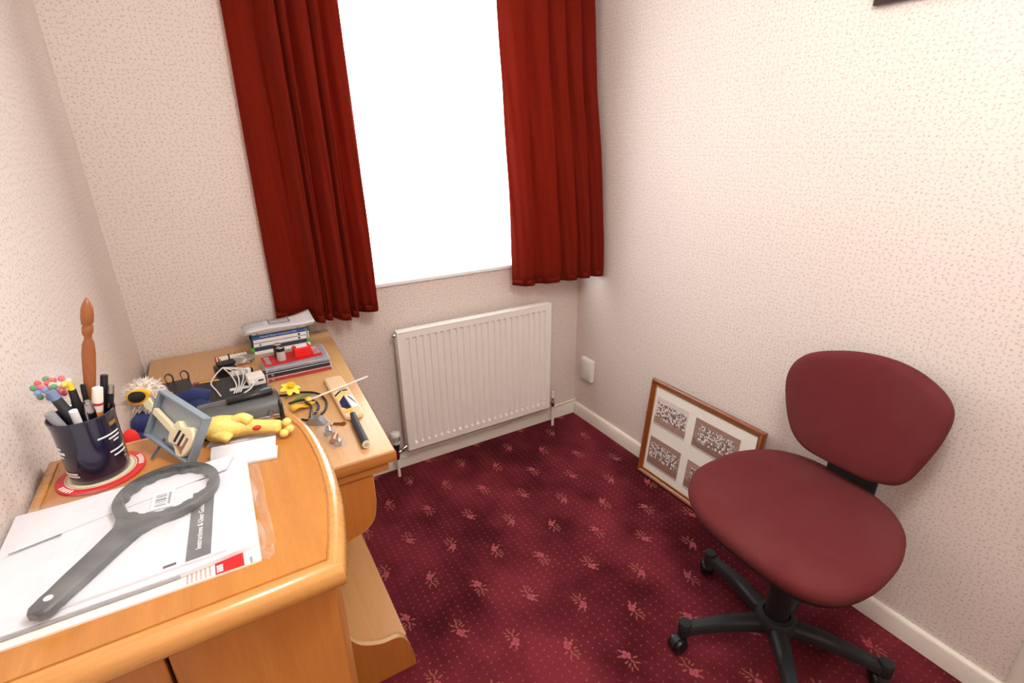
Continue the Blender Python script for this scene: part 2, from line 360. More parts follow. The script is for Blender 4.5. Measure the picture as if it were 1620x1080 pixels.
def pleats(x0, y0, spec):     # each pleat: (width, back depth, front depth) -> runs forward, then tucks back behind its own edge
    pts = [(x0, y0)]; x = x0
    for w, bk_, ft in spec:
        pts += [(x + 0.22 * w, -(bk_ + 0.35 * (ft - bk_))), (x + 0.55 * w, -(bk_ + 0.85 * (ft - bk_))), (x + 0.90 * w, -ft), (x + 1.02 * w, -(ft - 0.012)), (x + 0.97 * w, -(bk_ + 0.25 * (ft - bk_)))]; x += w
    w, bk_, ft = spec[-1]; x -= w; pts = pts[:-2] + [(x + 1.0 * w, -(ft - 0.012)), (x + 1.09 * w, -(ft - 0.036)), (x + 1.13 * w, -0.055), (x + 1.10 * w, -0.035)]; return pts
LB = [(0.112, 0.045, 0.060), (0.045, 0.055, 0.150), (0.034, 0.060, 0.125), (0.062, 0.055, 0.160), (0.034, 0.070, 0.150), (0.086, 0.060, 0.130)]
LT = [(0.085, 0.040, 0.075), (0.052, 0.045, 0.150), (0.036, 0.050, 0.130), (0.062, 0.045, 0.145), (0.040, 0.050, 0.130), (0.072, 0.045, 0.115)]
curtain('curtain', 'long red velvet curtain at the left of the window, above the desk', pleats(-1.500, -0.035, LB), pleats(-1.490, -0.035, LT), 0.862, 2.25, lambda u: -0.014 * math.sin(u * PI))
RB = [(0.085, 0.080, 0.135), (0.128, 0.095, 0.160), (0.085, 0.115, 0.185), (0.062, 0.140, 0.205), (0.068, 0.160, 0.226)]
RT = [(0.095, 0.050, 0.105), (0.105, 0.050, 0.110), (0.082, 0.050, 0.115), (0.085, 0.050, 0.115), (0.078, 0.050, 0.115)]
curtain('curtain', 'red velvet curtain hanging at the right of the window, in the corner above the radiator', pleats(-0.450, -0.070, RB), pleats(-0.500, -0.050, RT), 0.862, 2.25, lambda u: -0.010 * math.cos(u * 3))
def net():
    k = NT('white_net'); p = k.sep(k.pos()); tr = k.n('ShaderNodeBsdfTranslucent'); tr.inputs[0].default_value = (0.92, 0.93, 0.95, 1)
    cl = k.n('ShaderNodeBsdfTransparent'); df = k.n('ShaderNodeBsdfDiffuse'); df.inputs[0].default_value = (0.9, 0.9, 0.92, 1)
    vo = k.n('ShaderNodeTexVoronoi', voronoi_dimensions='2D'); k.put(vo.inputs['Vector'], k.comb(p[0], p[2])); vo.inputs['Scale'].default_value = 16.0
    lace = k.math('MULTIPLY', k.ramp(vo.outputs['Distance'], 0.45, 0.2), k.ramp(p[2], 1.07, 1.0))
    m1 = k.n('ShaderNodeMixShader'); m1.inputs[0].default_value = 0.35; k.t.links.new(tr.outputs[0], m1.inputs[1]); k.t.links.new(df.outputs[0], m1.inputs[2])
    m2 = k.n('ShaderNodeMixShader'); k.put(m2.inputs[0], k.ramp(lace, 0, 1, 0.5, 0.12)); k.t.links.new(m1.outputs[0], m2.inputs[1]); k.t.links.new(cl.outputs[0], m2.inputs[2])
    k.t.links.new(m2.outputs[0], k.out.inputs[0]); return k.m
rows = []
for j in range(9):
    z = WZ0 + 0.012 + (WZ1 - 0.03 - WZ0) * j / 8
    rows.append([(WX0 + 0.01 + (WX1 - WX0 - 0.02) * i / 200, 0.055 + 0.012 * math.sin(i * 0.63 + 0.5 * math.sin(i * 0.11)), z + (0.006 * abs(math.sin(i * 0.157)) if j == 0 else 0)) for i in range(201)])
nc = MB().loft(rows, None, closed=False).build('net_curtain', net(), smooth=0); tag(nc, 'white net curtain with lace hem filling the bright window', 'net curtain')

# ------------------------------------------------------------------ radiator with valves, pipes
RX0, RX1, RZ0, RZ1, RY = -1.048, -0.234, 0.131, 0.731, -0.09
rad = thing('radiator', 'cream panel radiator with vertical flutes under the window', 'radiator', ((RX0 + RX1) / 2, -0.06, RZ0))
xs = [(RX0 + 0.004, 0)]; NF = 23; p0 = RX0 + 0.028; pitch = (RX1 - RX0 - 0.056) / NF
for i in range(NF):
    a = p0 + pitch * (i + 0.5) - 0.0095
    xs += [(a, 0), (a + 0.004, 1), (a + 0.015, 1), (a + 0.019, 0)]
xs.append((RX1 - 0.004, 0))
zs = [(RZ0 + 0.004, 0), (RZ0 + 0.030, 0), (RZ0 + 0.040, 1), (RZ1 - 0.041, 1), (RZ1 - 0.033, 0), (RZ1 - 0.006, 0)]
MB().loft([[(x, RY + 0.009 * cx * cz, z) for x, cx in xs] for z, cz in zs], None, closed=False).build('front_panel', M_RAD, rad, smooth=25, world=True)
rm = MB()
rm.box(RX0, RX0 + 0.006, RY - 0.0008, -0.045, RZ0, RZ1, 0.002).box(RX1 - 0.006, RX1, RY - 0.0008, -0.045, RZ0, RZ1, 0.002)
rm.box(RX0, RX1, RY - 0.0008, -0.045, RZ1 - 0.010, RZ1, 0.003).box(RX0, RX1, RY - 0.0008, -0.045, RZ0, RZ0 + 0.006, 0.002)
rm.build('seam_rim', M_RAD, rad, smooth=40, world=True)
MB().box(RX0 + 0.002, RX1 - 0.002, -0.06, -0.042, RZ0 + 0.003, RZ1 - 0.012).build('back_panel', M_RAD, rad, world=True)
for bx_ in (RX0 + 0.12, RX1 - 0.12): MB().box(bx_ - 0.02, bx_ + 0.02, -0.043, 0, 0.35, 0.60).build('wall_bracket', M_RAD, rad, world=True)
MB().lathe([(0.008, 0), (0.008, 0.012), (0.005, 0.016)], 12, T(RX0, -0.066, RZ1 - 0.02, 0, -PI / 2, 0)).build('air_vent', M_CHROME, rad, smooth=40, world=True)
tv = thing('radiator_valve', 'white ribbed thermostatic valve at the left foot of the radiator', 'valve', (-1.10, -0.075, 0.0))
hd = MB(); N = 48; prof = [(0.0175, 0.182), (0.0205, 0.190), (0.0225, 0.205), (0.0225, 0.232), (0.0205, 0.240), (0.006, 0.243)]
hd.loft([[Vector(((r + (0.0012 if (i // 2) % 2 and 0.19 < z < 0.236 else 0)) * math.cos(2 * PI * i / N), (r + (0.0012 if (i // 2) % 2 and 0.19 < z < 0.236 else 0)) * math.sin(2 * PI * i / N), z)) for i in range(N)] for r, z in prof])
hd.build('valve_head', M_WHITEP, tv, smooth=50)
slot = MB()
for q in range(7): slot.box(-0.0012, 0.0012, -0.0246, -0.022, 0.204, 0.226, 0, T(0, 0, 0, 0, 0, -0.75 + q * 0.25))
slot.build('vent_slots', M_DGREY, tv)
MB().lathe([(0.014, 0.150), (0.015, 0.160), (0.013, 0.166), (0.016, 0.170), (0.016, 0.182)], 16).build('collar', M_BLACK, tv, smooth=40)
vb = MB().lathe([(0.008, 0.095), (0.012, 0.105), (0.012, 0.15)], 14); vb.tube([(0, 0, 0.125), (0.055, 0.008, 0.148)], [0.008, 0.008], 12); vb.ball((0.03, 0.004, 0.138), 0.0115, 12, 8)
vb.build('valve_body', M_CHROME, tv, smooth=40)
MB().tube([(0, 0, -0.002), (0, 0, 0.098)], 0.0075, 14).build('pipe', M_PAINT, tv, smooth=60)
lv = thing('radiator_valve', 'small white capped lockshield valve at the right foot of the radiator', 'valve', (-0.202, -0.07, 0.0))
MB().lathe([(0.0085, 0.172), (0.0095, 0.178), (0.0085, 0.21), (0.003, 0.214)], 14).build('valve_cap', M_WHITEP, lv, smooth=40)
vb = MB().lathe([(0.008, 0.120), (0.0105, 0.126), (0.0105, 0.15), (0.007, 0.155), (0.007, 0.172)], 14); vb.tube([(0, 0, 0.15), (-0.034, 0, 0.152)], 0.0075, 12)
vb.build('valve_body', M_CHROME, lv, smooth=40)
MB().tube([(0, 0, -0.002), (0, 0, 0.124)], 0.0078, 14).build('pipe', M_PAINT, lv, smooth=60)
cb = thing('telephone_cable', 'thin white cable clipped along the baseboard under the radiator', 'cable', (-0.55, -0.02, 0.05))
MB().tube(catmull([(-1.085, -0.019, 0.062), (-1.02, -0.019, 0.055), (-0.90, -0.019, 0.060), (-0.76, -0.019, 0.050), (-0.62, -0.019, 0.052), (-0.49, -0.019, 0.060), (-0.36, -0.019, 0.076), (-0.21, -0.02, 0.078), (-0.16, -0.02, 0.078), (-0.02, -0.02, 0.086)], 5), 0.0032, 8).build('cable_run', M_WHITEP, cb, smooth=60, world=True)
MB().tube([(-0.176, -0.021, 0.083), (-0.10, -0.021, 0.085), (-0.003, -0.021, 0.089)], 0.0052, 12).build('conduit', M_PAINT, cb, smooth=60, world=True)
for cx, cz in ((-1.03, 0.0555), (-0.76, 0.050), (-0.49, 0.060), (-0.155, 0.079)):
    MB().box(cx - 0.004, cx + 0.004, -0.024, -0.0152, cz - 0.005, cz + 0.006, 0.0015).build('clip', M_WHITEP, cb, world=True)

# ------------------------------------------------------------------ wall box, picture at the top, framed team photographs
jb = thing('wall_socket_box', 'white plastic box fixed low on the right wall near the corner', 'wall box', (0, -0.128, 0.255))
MB().box(-0.026, -0.0005, -0.178, -0.080, 0.258, 0.385, 0.006, seg=3).build('cover', M_WHITEP, jb, smooth=40, world=True)
MB().box(-0.029, -0.0245, -0.166, -0.092, 0.268, 0.376, 0.002).build('face_plate', M_WHITEP, jb, smooth=40, world=True)
pf = thing('picture_frame', 'dark wooden picture frame high on the right wall', 'picture frame', (0, -1.53, 1.822))
M_DFR = mat('dark_frame_wood', (58, 38, 38), 0.35, var=0.1)
for nm, b in (('bottom_rail', (-1.80, -1.256, 1.822, 1.852)), ('top_rail', (-1.80, -1.256, 2.202, 2.232)), ('stile', (-1.286, -1.256, 1.852, 2.202)), ('stile', (-1.80, -1.77, 1.852, 2.202))):
    MB().box(-0.024, -0.001, b[0], b[1], b[2], b[3], 0.002).build(nm, M_DFR, pf, world=True)
MB().box(-0.010, -0.004, -1.77, -1.286, 1.852, 2.202).build('print', mat('grey_print', (150, 148, 140), 0.6, var=0.2, scale=8), pf, world=True)

def sepia(name, seed, ground, grass):
    k = NT(name); v = k.obj(); p = k.sep(v)           # local: y along the print, z up, metres
    uv = k.vm('ADD', k.comb(p[1], p[2]), (seed, seed * 0.7, 0))
    bgc = k.mix(k.noise(uv, 55.0, 4), lin(ground), lin(tuple(min(255, c + 45) for c in ground)))
    col = k.mix(k.math('MULTIPLY', k.ramp(p[2], -0.022, -0.034), 0.9), bgc, lin(grass))
    for (zlo, zhi, sc_, fx) in ((0.012, 0.042, 120.0, 1.0), (-0.006, 0.018, 105.0, 1.0), (-0.034, -0.004, 92.0, 0.85)):     # crowd of figures, row over row
        vo = k.n('ShaderNodeTexVoronoi', voronoi_dimensions='2D'); k.put(vo.inputs['Vector'], k.vm('MULTIPLY', uv, (sc_, sc_ * fx, 0))); vo.inputs['Scale'].default_value = 1.0; vo.inputs['Randomness'].default_value = 0.75
        rv = k.sep(vo.outputs['Color'])[0]
        tone = k.mix(k.ramp(rv, 0.60, 0.64), lin((244, 236, 232)), k.mix(k.ramp(rv, 0.8, 0.84), lin((132, 84, 64)), lin((196, 152, 134))))
        tone = k.mix(k.ramp(vo.outputs['Distance'], 0.38, 0.52), tone, lin((98, 56, 44)))
        wz = k.math('ADD', p[2], k.math('MULTIPLY', k.math('SUBTRACT', k.noise(uv, 120.0, 1), 0.5), 0.016))
        msk = k.math('MULTIPLY', k.math('MULTIPLY', k.ramp(wz, zlo - 0.002, zlo + 0.002), k.ramp(wz, zhi + 0.002, zhi - 0.002)), k.ramp(k.math('ABSOLUTE', p[1]), 0.086, 0.080))
        col = k.mix(msk, col, tone)
    k.put(k.b.inputs['Base Color'], col); k.b.inputs['Roughness'].default_value = 0.4; return k.m
# built flat in local axes (y along the wall towards the room corner, z up the frame), then leaned against the wall
FW, FH = 0.568, 0.480
lean = math.atan2(0.048, FH)
pic = thing('picture_frame', 'wooden framed set of four sepia team photographs leaning on the wall by the chair', 'picture frame', (-0.079, -0.92, 0.004), (0, lean, 0.01))
FWd = 0.024
def rail(name, pts_in, pts_out):   # mitred rail between the inner and outer corner pairs, stepped moulding
    mb = MB(); lo = []
    for a, b in zip(pts_in, pts_out):
        a = Vector(a); b = Vector(b)
        prof = [(0.0, 0.0), (0.0, 0.009), (0.22, 0.011), (0.30, 0.014), (0.62, 0.019), (0.80, 0.019), (0.88, 0.015), (1.0, 0.013), (1.0, 0.0)]
        lo.append([Vector((-h, a.x + (b.x - a.x) * t, a.y + (b.y - a.y) * t)) for t, h in prof])
    mb.loft(lo); mb.build(name, M_FRAMEW, pic, smooth=30)
y0, y1 = -FW / 2, FW / 2
rail('rail', [(y0 + FWd, FWd), (y1 - FWd, FWd)], [(y0, 0), (y1, 0)]); rail('rail', [(y0 + FWd, FH - FWd), (y1 - FWd, FH - FWd)], [(y0, FH), (y1, FH)])
rail('stile', [(y0 + FWd, FWd), (y0 + FWd, FH - FWd)], [(y0, 0), (y0, FH)]); rail('stile', [(y1 - FWd, FWd), (y1 - FWd, FH - FWd)], [(y1, 0), (y1, FH)])
gl = MB()
for a in ((y0 + FWd - .001, y1 - FWd + .001, FWd - .001, FWd + 0.0055), (y0 + FWd - .001, y1 - FWd + .001, FH - FWd - 0.0055, FH - FWd + .001), (y0 + FWd - .001, y0 + FWd + 0.004, FWd, FH - FWd), (y1 - FWd - 0.004, y1 - FWd + .001, FWd, FH - FWd)):
    gl.box(-0.0095, -0.003, a[0], a[1], a[2], a[3], 0.001)
gl.build('gilt_slip', M_GOLD, pic)
MB().box(-0.005, -0.001, y0 + FWd - 0.002, y1 - FWd + 0.002, FWd - 0.002, FH - FWd + 0.002).build('mount_board', mat('mount_board', (248, 240, 228), 0.8, var=0.01), pic)
SEP = [sepia('sepia_team_%s' % n, s, g, r) for n, s, g, r in (('a', 0.13, (205, 190, 186), (150, 96, 72)), ('b', 0.37, (132, 84, 66), (124, 78, 60)), ('c', 0.61, (136, 84, 60), (132, 80, 52)), ('d', 0.83, (150, 100, 80), (128, 80, 58)))]
for (cy, cz, ww, hh, si) in ((0.152, 0.342, 0.180, 0.130, 0), (-0.085, 0.338, 0.215, 0.128, 1), (0.152, 0.138, 0.180, 0.135, 2), (-0.085, 0.135, 0.215, 0.130, 3)):
    o = MB().box(-0.0012, 0, -ww / 2, ww / 2, -hh / 2, hh / 2).build('photograph', SEP[si], pic); o.location = (-0.005, cy, cz)
    MB().box(-0.0016, -0.0004, -ww / 2, ww / 2, -hh / 2 - 0.007, -hh / 2 - 0.004).build('caption', mat('caption_ink', (150, 130, 124), 0.8), o)
MB().box(-0.0085, -0.0075, y0 + FWd, y1 - FWd, FWd, FH - FWd).build('glass', film('picture_glass', (0.98, 0.98, 0.98, 1), 0.94, 0.03, 0.01), pic)
MB().tube([(0, 0.006 * math.cos(a * 0.5236), 0.006 * math.sin(a * 0.5236)) for a in range(13)], 0.0012, 6, T(-0.003, y1 + 0.007, 0.30)).build('hanging_ring', M_BRASS, pic, smooth=60)
MB().box(0.0, 0.003, y0 + 0.01, y1 - 0.01, 0.01, FH - 0.01).build('backing_board', mat('hardboard', (120, 88, 60), 0.8), pic)

# ------------------------------------------------------------------ desk
DZ = 0.78
def inset(pts, d):
    n = len(pts); out = []; area = sum(pts[i][0] * pts[(i + 1) % n][1] - pts[(i + 1) % n][0] * pts[i][1] for i in range(n)); sg = 1 if area > 0 else -1
    for i in range(n):
        p = Vector(pts[i][:2]); a = (p - Vector(pts[i - 1][:2])).normalized(); b = (Vector(pts[(i + 1) % n][:2]) - p).normalized()
        na = Vector((-a.y, a.x)) * sg; nb = Vector((-b.y, b.x)) * sg; m = (na + nb)
        m = m.normalized() if m.length > 1e-6 else na
        out.append(p + m * (d / max(0.35, m.dot(na))))
    return out
def ringed(pts, prof, z, mb=None, cap0=True, cap1=True):
    mb = mb or MB()
    mb.loft([[(q.x, q.y, z + h) for q in inset(pts, d)] for d, h in prof], None, cap0, cap1); return mb
desk = thing('computer_desk', 'pale beech laminate desk with scooped side panels in the window corner', 'desk', (-1.64, -0.52, 0.0))
DT = [(-1.940, -0.012), (-1.940, -1.036), (-1.366, -1.036), (-1.3165, -0.012)]
ringed(DT, [(0.004, -0.034), (0.0, -0.030), (0.0, -0.008), (0.003, -0.002), (0.008, 0.0)], DZ).build('desk_top', M_DESK, desk, smooth=40, world=True)
ringed(DT, [(0.0008, -0.0335), (-0.0006, -0.030), (-0.0006, -0.008), (0.0004, -0.006)], DZ, None, False, False).build('edge_band', M_DESKE, desk, smooth=40, world=True)
MB().box(-1.93, -1.386, -1.030, -1.008, 0.722, 0.7455, 0.002).build('cross_rail', M_DESKE, desk, world=True)
MB().box(-1.93, -1.386, -0.060, -0.035, 0.722, 0.7455, 0.002).build('cross_rail', M_DESKE, desk, world=True)
curve = [(-1.428, 0.722), (-1.428, 0.64)] + [(p.x, p.y) for p in catmull([(-1.428, 0.64), (-1.436, 0.592), (-1.454, 0.566), (-1.476, 0.553), (-1.515, 0.541), (-1.575, 0.515), (-1.630, 0.455), (-1.645, 0.370), (-1.620, 0.290), (-1.556, 0.222), (-1.522, 0.176), (-1.470, 0.147), (-1.430, 0.143), (-1.408, 0.134), (-1.391, 0.105), (-1.378, 0.050), (-1.374, 0.0)], 4)][1:]
side = [(-1.93, 0.0), (-1.93, 0.722)] + curve
for ya, yb in ((-1.024, -1.004), (-0.056, -0.036)):
    s_ = MB().prism(side, 'y', ya, yb).build('side_panel', M_DESKV, desk, smooth=25, world=True)
    e_ = MB().loft([[(x, y, z) for y in (ya - 0.0004, yb + 0.0004)] for x, z in [(x + 0.0006, z + 0.0003) for x, z in curve]], None, closed=False)
    e_.build('panel_edging', M_DESK, s_, smooth=30, world=True, thick=0.0008)
MB().box(-1.93, -1.388, -1.003, -0.057, 0.096, 0.114, 0.001).build('bottom_shelf', wood('beech_laminate_shelf', (206, 148, 88), (188, 126, 66), 'y', 0.38, 0.15, 22, fig=0.5), desk, world=True)
MB().box(-1.935, -1.918, -1.003, -0.057, 0.115, 0.721).build('back_panel', M_DESKV, desk, world=True)

# ------------------------------------------------------------------ bow-sided cabinet
KZ = 1.04
cabt = thing('cabinet', 'honey wood cabinet with bowed side and moulded top nearest the camera', 'cabinet', (-1.78, -1.42, 0.0))
arc = [(p.x, p.y) for p in catmull([(-1.605, -1.640), (-1.591, -1.583), (-1.579, -1.522), (-1.572, -1.463), (-1.569, -1.387), (-1.573, -1.305), (-1.584, -1.245), (-1.612, -1.160)], 5)]
TOPO = [(-1.960, -1.1735), (-1.960, -1.640)] + arc
ringed(TOPO, [(0.012, -0.036), (0.006, -0.034), (0.001, -0.028), (0.0, -0.020), (0.001, -0.012), (0.004, -0.005), (0.009, -0.001), (0.014, 0.0), (0.0185, -0.0005), (0.0195, -0.0025)], KZ, None, True, False).build('top_moulding', M_CABX, cabt, smooth=50, world=True)
ringed(TOPO, [(0.0195, -0.0028), (0.0205, -0.0026), (0.0215, 0.0)], KZ, None, False, True).build('top_panel', M_CAB, cabt, smooth=30, world=True)
arcb = [(p.x, p.y) for p in inset(TOPO, 0.022)]
BODY = [(-1.955, arcb[0][1]), (-1.955, -1.585)] + [(x, max(y, -1.585)) for x, y in arcb[2:]]
BODY2 = [BODY[0], BODY[1]] + [p for i, p in enumerate(BODY[2:]) if not (p[1] == -1.585 and p[0] < -1.62)]
MB().prism(BODY2, 'z', 0.06, KZ - 0.034).build('carcass', M_CABV, cabt, smooth=30, world=True)
MB().box(-1.950, -1.640, -1.590, -1.584, 0.09, KZ - 0.038).build('gap_shade_plate', mat('painted_gap_shade', (30, 18, 10), 0.8), cabt, world=True)  # dark plate that paints the shade seen in the gap between the doors
for xa, xb in ((-1.951, -1.7985), (-1.7945, -1.618)):
    dr = MB().box(xa, xb, -1.612, -1.592, 0.085, KZ - 0.0375, 0.002).build('door', M_CABV, cabt, world=True)
    hx = -1.806 if xb < -1.75 else -1.790
    if xb < -1.75:
        MB().box(-1.8035, -1.7995, -1.632, -1.612, 0.905, 0.950, 0.0015).build('lock_plate', mat('dark_bronze', (70, 52, 40), 0.35, 0.8), dr, world=True)
MB().box(-1.95, -1.60, -1.575, -1.20, 0.0, 0.062).build('plinth', M_CABV, cabt, world=True)

# ------------------------------------------------------------------ office chair
def fabric():
    k = NT('burgundy_upholstery'); v = k.obj(); f = k.noise(v, 14.0, 4); g = k.noise(v, 900.0, 2); h = k.noise(v, 5.0, 2)
    c = k.mix(f, lin((98, 37, 40)), lin((112, 45, 48))); c = k.mix(k.math('MULTIPLY', k.ramp(h, 0.45, 0.7), 0.35), c, lin((112, 64, 62)))
    k.put(k.b.inputs['Base Color'], k.mix(k.math('MULTIPLY', g, 0.35), c, lin((70, 26, 30)))); k.b.inputs['Roughness'].default_value = 0.95
    k.b.inputs['Specular IOR Level'].default_value = 0.15; k.b.inputs['Sheen Weight'].default_value = 0.15; k.b.inputs['Sheen Tint'].default_value = lin((170, 110, 105))
    k.bump(g, 0.3, 0.0008); return k.m
M_FAB = fabric()
CX, CY = -0.375, -1.538
ch = thing('office_chair', 'burgundy upholstered swivel chair on a black five-star base', 'chair', (CX, CY, 0))
seat_pts = [(-0.538, -1.281), (-0.454, -1.234), (-0.352, -1.226), (-0.248, -1.236), (-0.145, -1.285), (-0.092, -1.359), (-0.078, -1.450), (-0.084, -1.530), (-0.102, -1.600), (-0.138, -1.673), (-0.206, -1.733), (-0.315, -1.772), (-0.447, -1.783), (-0.540, -1.763), (-0.590, -1.725), (-0.615, -1.665), (-0.620, -1.562), (-0.612, -1.441), (-0.584, -1.345)]
so = catmull([(x, y, 0) for x, y in seat_pts], 5, True); sc0 = sum(so, Vector()) / len(so)
def scaled(k_, z, dip=0.0): return [sc0 + (p - sc0) * k_ + Vector((0, 0, z - dip * max(0, (-(p.x - sc0.x) * k_ - 0.12)) ** 2)) for p in so]
sd = 0.45
MB().loft([scaled(0.935, 0.452, sd), scaled(0.985, 0.466, sd), scaled(1.0, 0.482, sd), scaled(0.996, 0.494, sd), scaled(0.975, 0.503, sd), scaled(0.93, 0.508, sd), scaled(0.85, 0.510, sd), scaled(0.7, 0.508, sd), scaled(0.5, 0.504, sd), scaled(0.25, 0.501, sd), scaled(0.05, 0.500, sd)]).build('seat', M_FAB, ch, smooth=0, world=True)
MB().loft([scaled(0.55, 0.425), scaled(0.80, 0.428, sd), scaled(0.955, 0.448, sd), scaled(0.965, 0.463, sd), scaled(0.93, 0.466, sd)]).build('seat_shell', M_CHAIRP, ch, smooth=50, world=True)
bk = [(-1.306, 0.697), (-1.289, 0.785), (-1.315, 0.852), (-1.392, 0.893), (-1.494, 0.915), (-1.591, 0.912), (-1.673, 0.882), (-1.718, 0.838), (-1.722, 0.769), (-1.700, 0.670), (-1.670, 0.598), (-1.601, 0.566), (-1.540, 0.561), (-1.475, 0.560), (-1.398, 0.570), (-1.345, 0.612)]
bo = catmull([(0, y, z) for y, z in bk], 5, True); bc = sum(bo, Vector()) / len(bo)
def bloop(k_, d):            # d: distance in front (-x) of the back plane, with lumbar curve across and up
    r = []
    for p in bo:
        q = bc + (p - bc) * k_; w_ = (q.y - bc.y)
        r.append(Vector((-0.118 + (q.z - 0.55) * 0.14 - d - 0.35 * w_ * w_, q.y, q.z)))
    return r
MB().loft([bloop(0.93, -0.002), bloop(0.985, 0.006), bloop(1.0, 0.020), bloop(0.992, 0.034), bloop(0.96, 0.043), bloop(0.90, 0.047), bloop(0.75, 0.049), bloop(0.5, 0.049), bloop(0.25, 0.049), bloop(0.05, 0.049)]).build('backrest', M_FAB, ch, smooth=0, world=True)
MB().loft([bloop(0.05, -0.022), bloop(0.5, -0.022), bloop(0.85, -0.018), bloop(0.96, -0.006), bloop(0.985, 0.008), bloop(0.97, 0.012)]).build('backrest_shell', M_CHAIRP, ch, smooth=40, world=True)
br_ = MB()
prof = catmull([(-0.30, 0, 0.425), (-0.16, 0, 0.425), (-0.112, 0, 0.440), (-0.098, 0, 0.480), (-0.092, 0, 0.56), (-0.072, 0, 0.68)], 5)
br_.loft([[(p.x, CY + 0.010 - 0.072, p.z), (p.x, CY + 0.010 + 0.072, p.z), (p.x - 0.009, CY + 0.010 + 0.072, p.z + 0.009), (p.x - 0.009, CY + 0.010 - 0.072, p.z + 0.009)] for p in prof])
br_.build('back_bracket', M_CHAIRP, ch, smooth=30, world=True)
MB().box(-0.47, -0.28, CY - 0.085, CY + 0.085, 0.395, 0.428, 0.006).build('tilt_mechanism', M_CHAIRP, ch, smooth=40, world=True)
MB().tube([(CX + 0.02, CY - 0.08, 0.405), (CX + 0.03, CY - 0.19, 0.402), (CX + 0.03, CY - 0.215, 0.40)], [0.006, 0.006, 0.010], 8).build('height_lever', M_CHAIRP, ch, smooth=50, world=True)
MB().lathe([(0.036, 0.105), (0.034, 0.16), (0.031, 0.27), (0.030, 0.30), (0.025, 0.302), (0.024, 0.40)], 24, T(CX, CY, 0)).build('gas_column', mat('column_black', (16, 16, 17), 0.6), ch, smooth=40, world=True)
MB().lathe([(0.052, 0.078), (0.060, 0.084), (0.060, 0.112), (0.053, 0.124), (0.040, 0.127), (0.038, 0.118)], 28, T(CX, CY, 0)).build('base_hub', M_CHAIRP, ch, smooth=40, world=True)
for ang, wrot in ((153, 20), (81, -30), (9, 60), (-63, 110), (-135, 10)):
    R_ = T(CX, CY, 0, 0, 0, math.radians(ang)); lg = MB(); lo = []
    for t in range(9):
        u = t / 8; x = 0.045 + (0.278 - 0.045) * u; hw = 0.026 - 0.008 * u; zt = 0.112 - 0.012 * u + 0.010 * math.sin(u * PI); zb = zt - 0.040 + 0.010 * u
        lo.append([(x, -hw, zb), (x, hw, zb), (x, hw * 0.98, zt - 0.012), (x, hw * 0.70, zt - 0.002), (x, 0, zt), (x, -hw * 0.70, zt - 0.002), (x, -hw * 0.98, zt - 0.012)])
    lg.loft(lo, R_); leg = lg.build('leg', M_CHAIRP, ch, smooth=50, world=True)
    MB().lathe([(0.017, 0.060), (0.0195, 0.066), (0.0195, 0.107), (0.0175, 0.110), (0.003, 0.1105)], 18, R_ @ T(0.288, 0, 0)).build('leg_socket', M_CHAIRP, leg, smooth=40, world=True)
    Wm = R_ @ T(0.288, 0, 0, 0, 0, math.radians(wrot)) @ T(0.018, 0, 0); cs = MB()
    hood = [(0.029 * math.cos(a), 0.027 + 0.029 * math.sin(a)) for a in [math.radians(-10 + 10 * q) for q in range(20)]]
    cs.prism(hood, 'y', -0.009, 0.009, Wm)
    hd_ = cs.build('caster', M_CHAIRP, leg, smooth=40, world=True)
    for sy in (-1, 1):
        wl = MB(); wl.lathe([(0.020, 0.0), (0.0255, 0.003), (0.026, 0.010), (0.023, 0.015), (0.012, 0.018), (0.003, 0.0185)], 22, Wm @ T(0, sy * 0.0055, 0.026, -sy * PI / 2, 0, 0)); wl.build('wheel', mat('caster_black', (22, 23, 25), 0.35), leg, smooth=40, world=True)

# ------------------------------------------------------------------ things on the desk
M_INK = mat('black_ink', (30, 30, 34), 0.6); M_INKW = mat('white_ink', (240, 240, 240), 0.6); M_INKG = mat('grey_ink', (150, 150, 155), 0.7)
M_BLUE = mat('blue_print', (58, 110, 190), 0.35); M_GREEN = mat('green_plastic', (90, 190, 70), 0.35); M_YEL = mat('yellow_plastic', (245, 205, 40), 0.45)
def case(name, label, x, y, z, w, d, t, spine, casing, rz=0.0, group=None, marks=(), title=None, tcol=None):
    r = thing(name, label, 'disc case', (x, y, z), (0, 0, rz), group)
    MB().box(0, w, 0, d, 0.0004, t - 0.0004, 0.0012).build('shell', casing, r)
    MB().box(0.006, w - 0.004, -0.0008, 0.001, 0.0012, t - 0.0012).build('spine_insert', spine, r)
    MB().box(0.004, w - 0.004, 0.004, d - 0.004, t - 0.0006, t).build('cover_sheet', spine, r)
    for (u, kind) in marks:
        if kind == 'dot': MB().lathe([(0.0042, 0), (0.0042, 0.0006)], 14, T(u * w, -0.0008, t / 2, PI / 2, 0, 0)).build('emblem', M_INK, r)
        elif kind == 'green': MB().box(u * w - 0.006, u * w + 0.006, -0.0014, -0.0008, 0.0012, t - 0.0012).build('colour_block', M_GREEN, r)
        elif kind == 'navy': MB().box(u * w - 0.05, u * w + 0.06, -0.0014, -0.0008, 0.002, t - 0.002).build('colour_block', M_NAVY, r)
        else: MB().box(u * w - 0.004, u * w + 0.003, -0.0014, -0.0008, 0.003, t - 0.003).build('symbol', M_INKG, r)
    if title: text('lettering', title, t * 0.62, tcol, T(w * 0.47, -0.0009, t * 0.48, PI / 2, 0, 0), r)
    return r
M_CLRCASE = mat('clear_case_plastic', (196, 200, 200), 0.25, var=0.03); M_BLKCASE = mat('black_case_plastic', (34, 36, 40), 0.3); M_GRNCASE = mat('green_case_plastic', (110, 160, 90), 0.3)
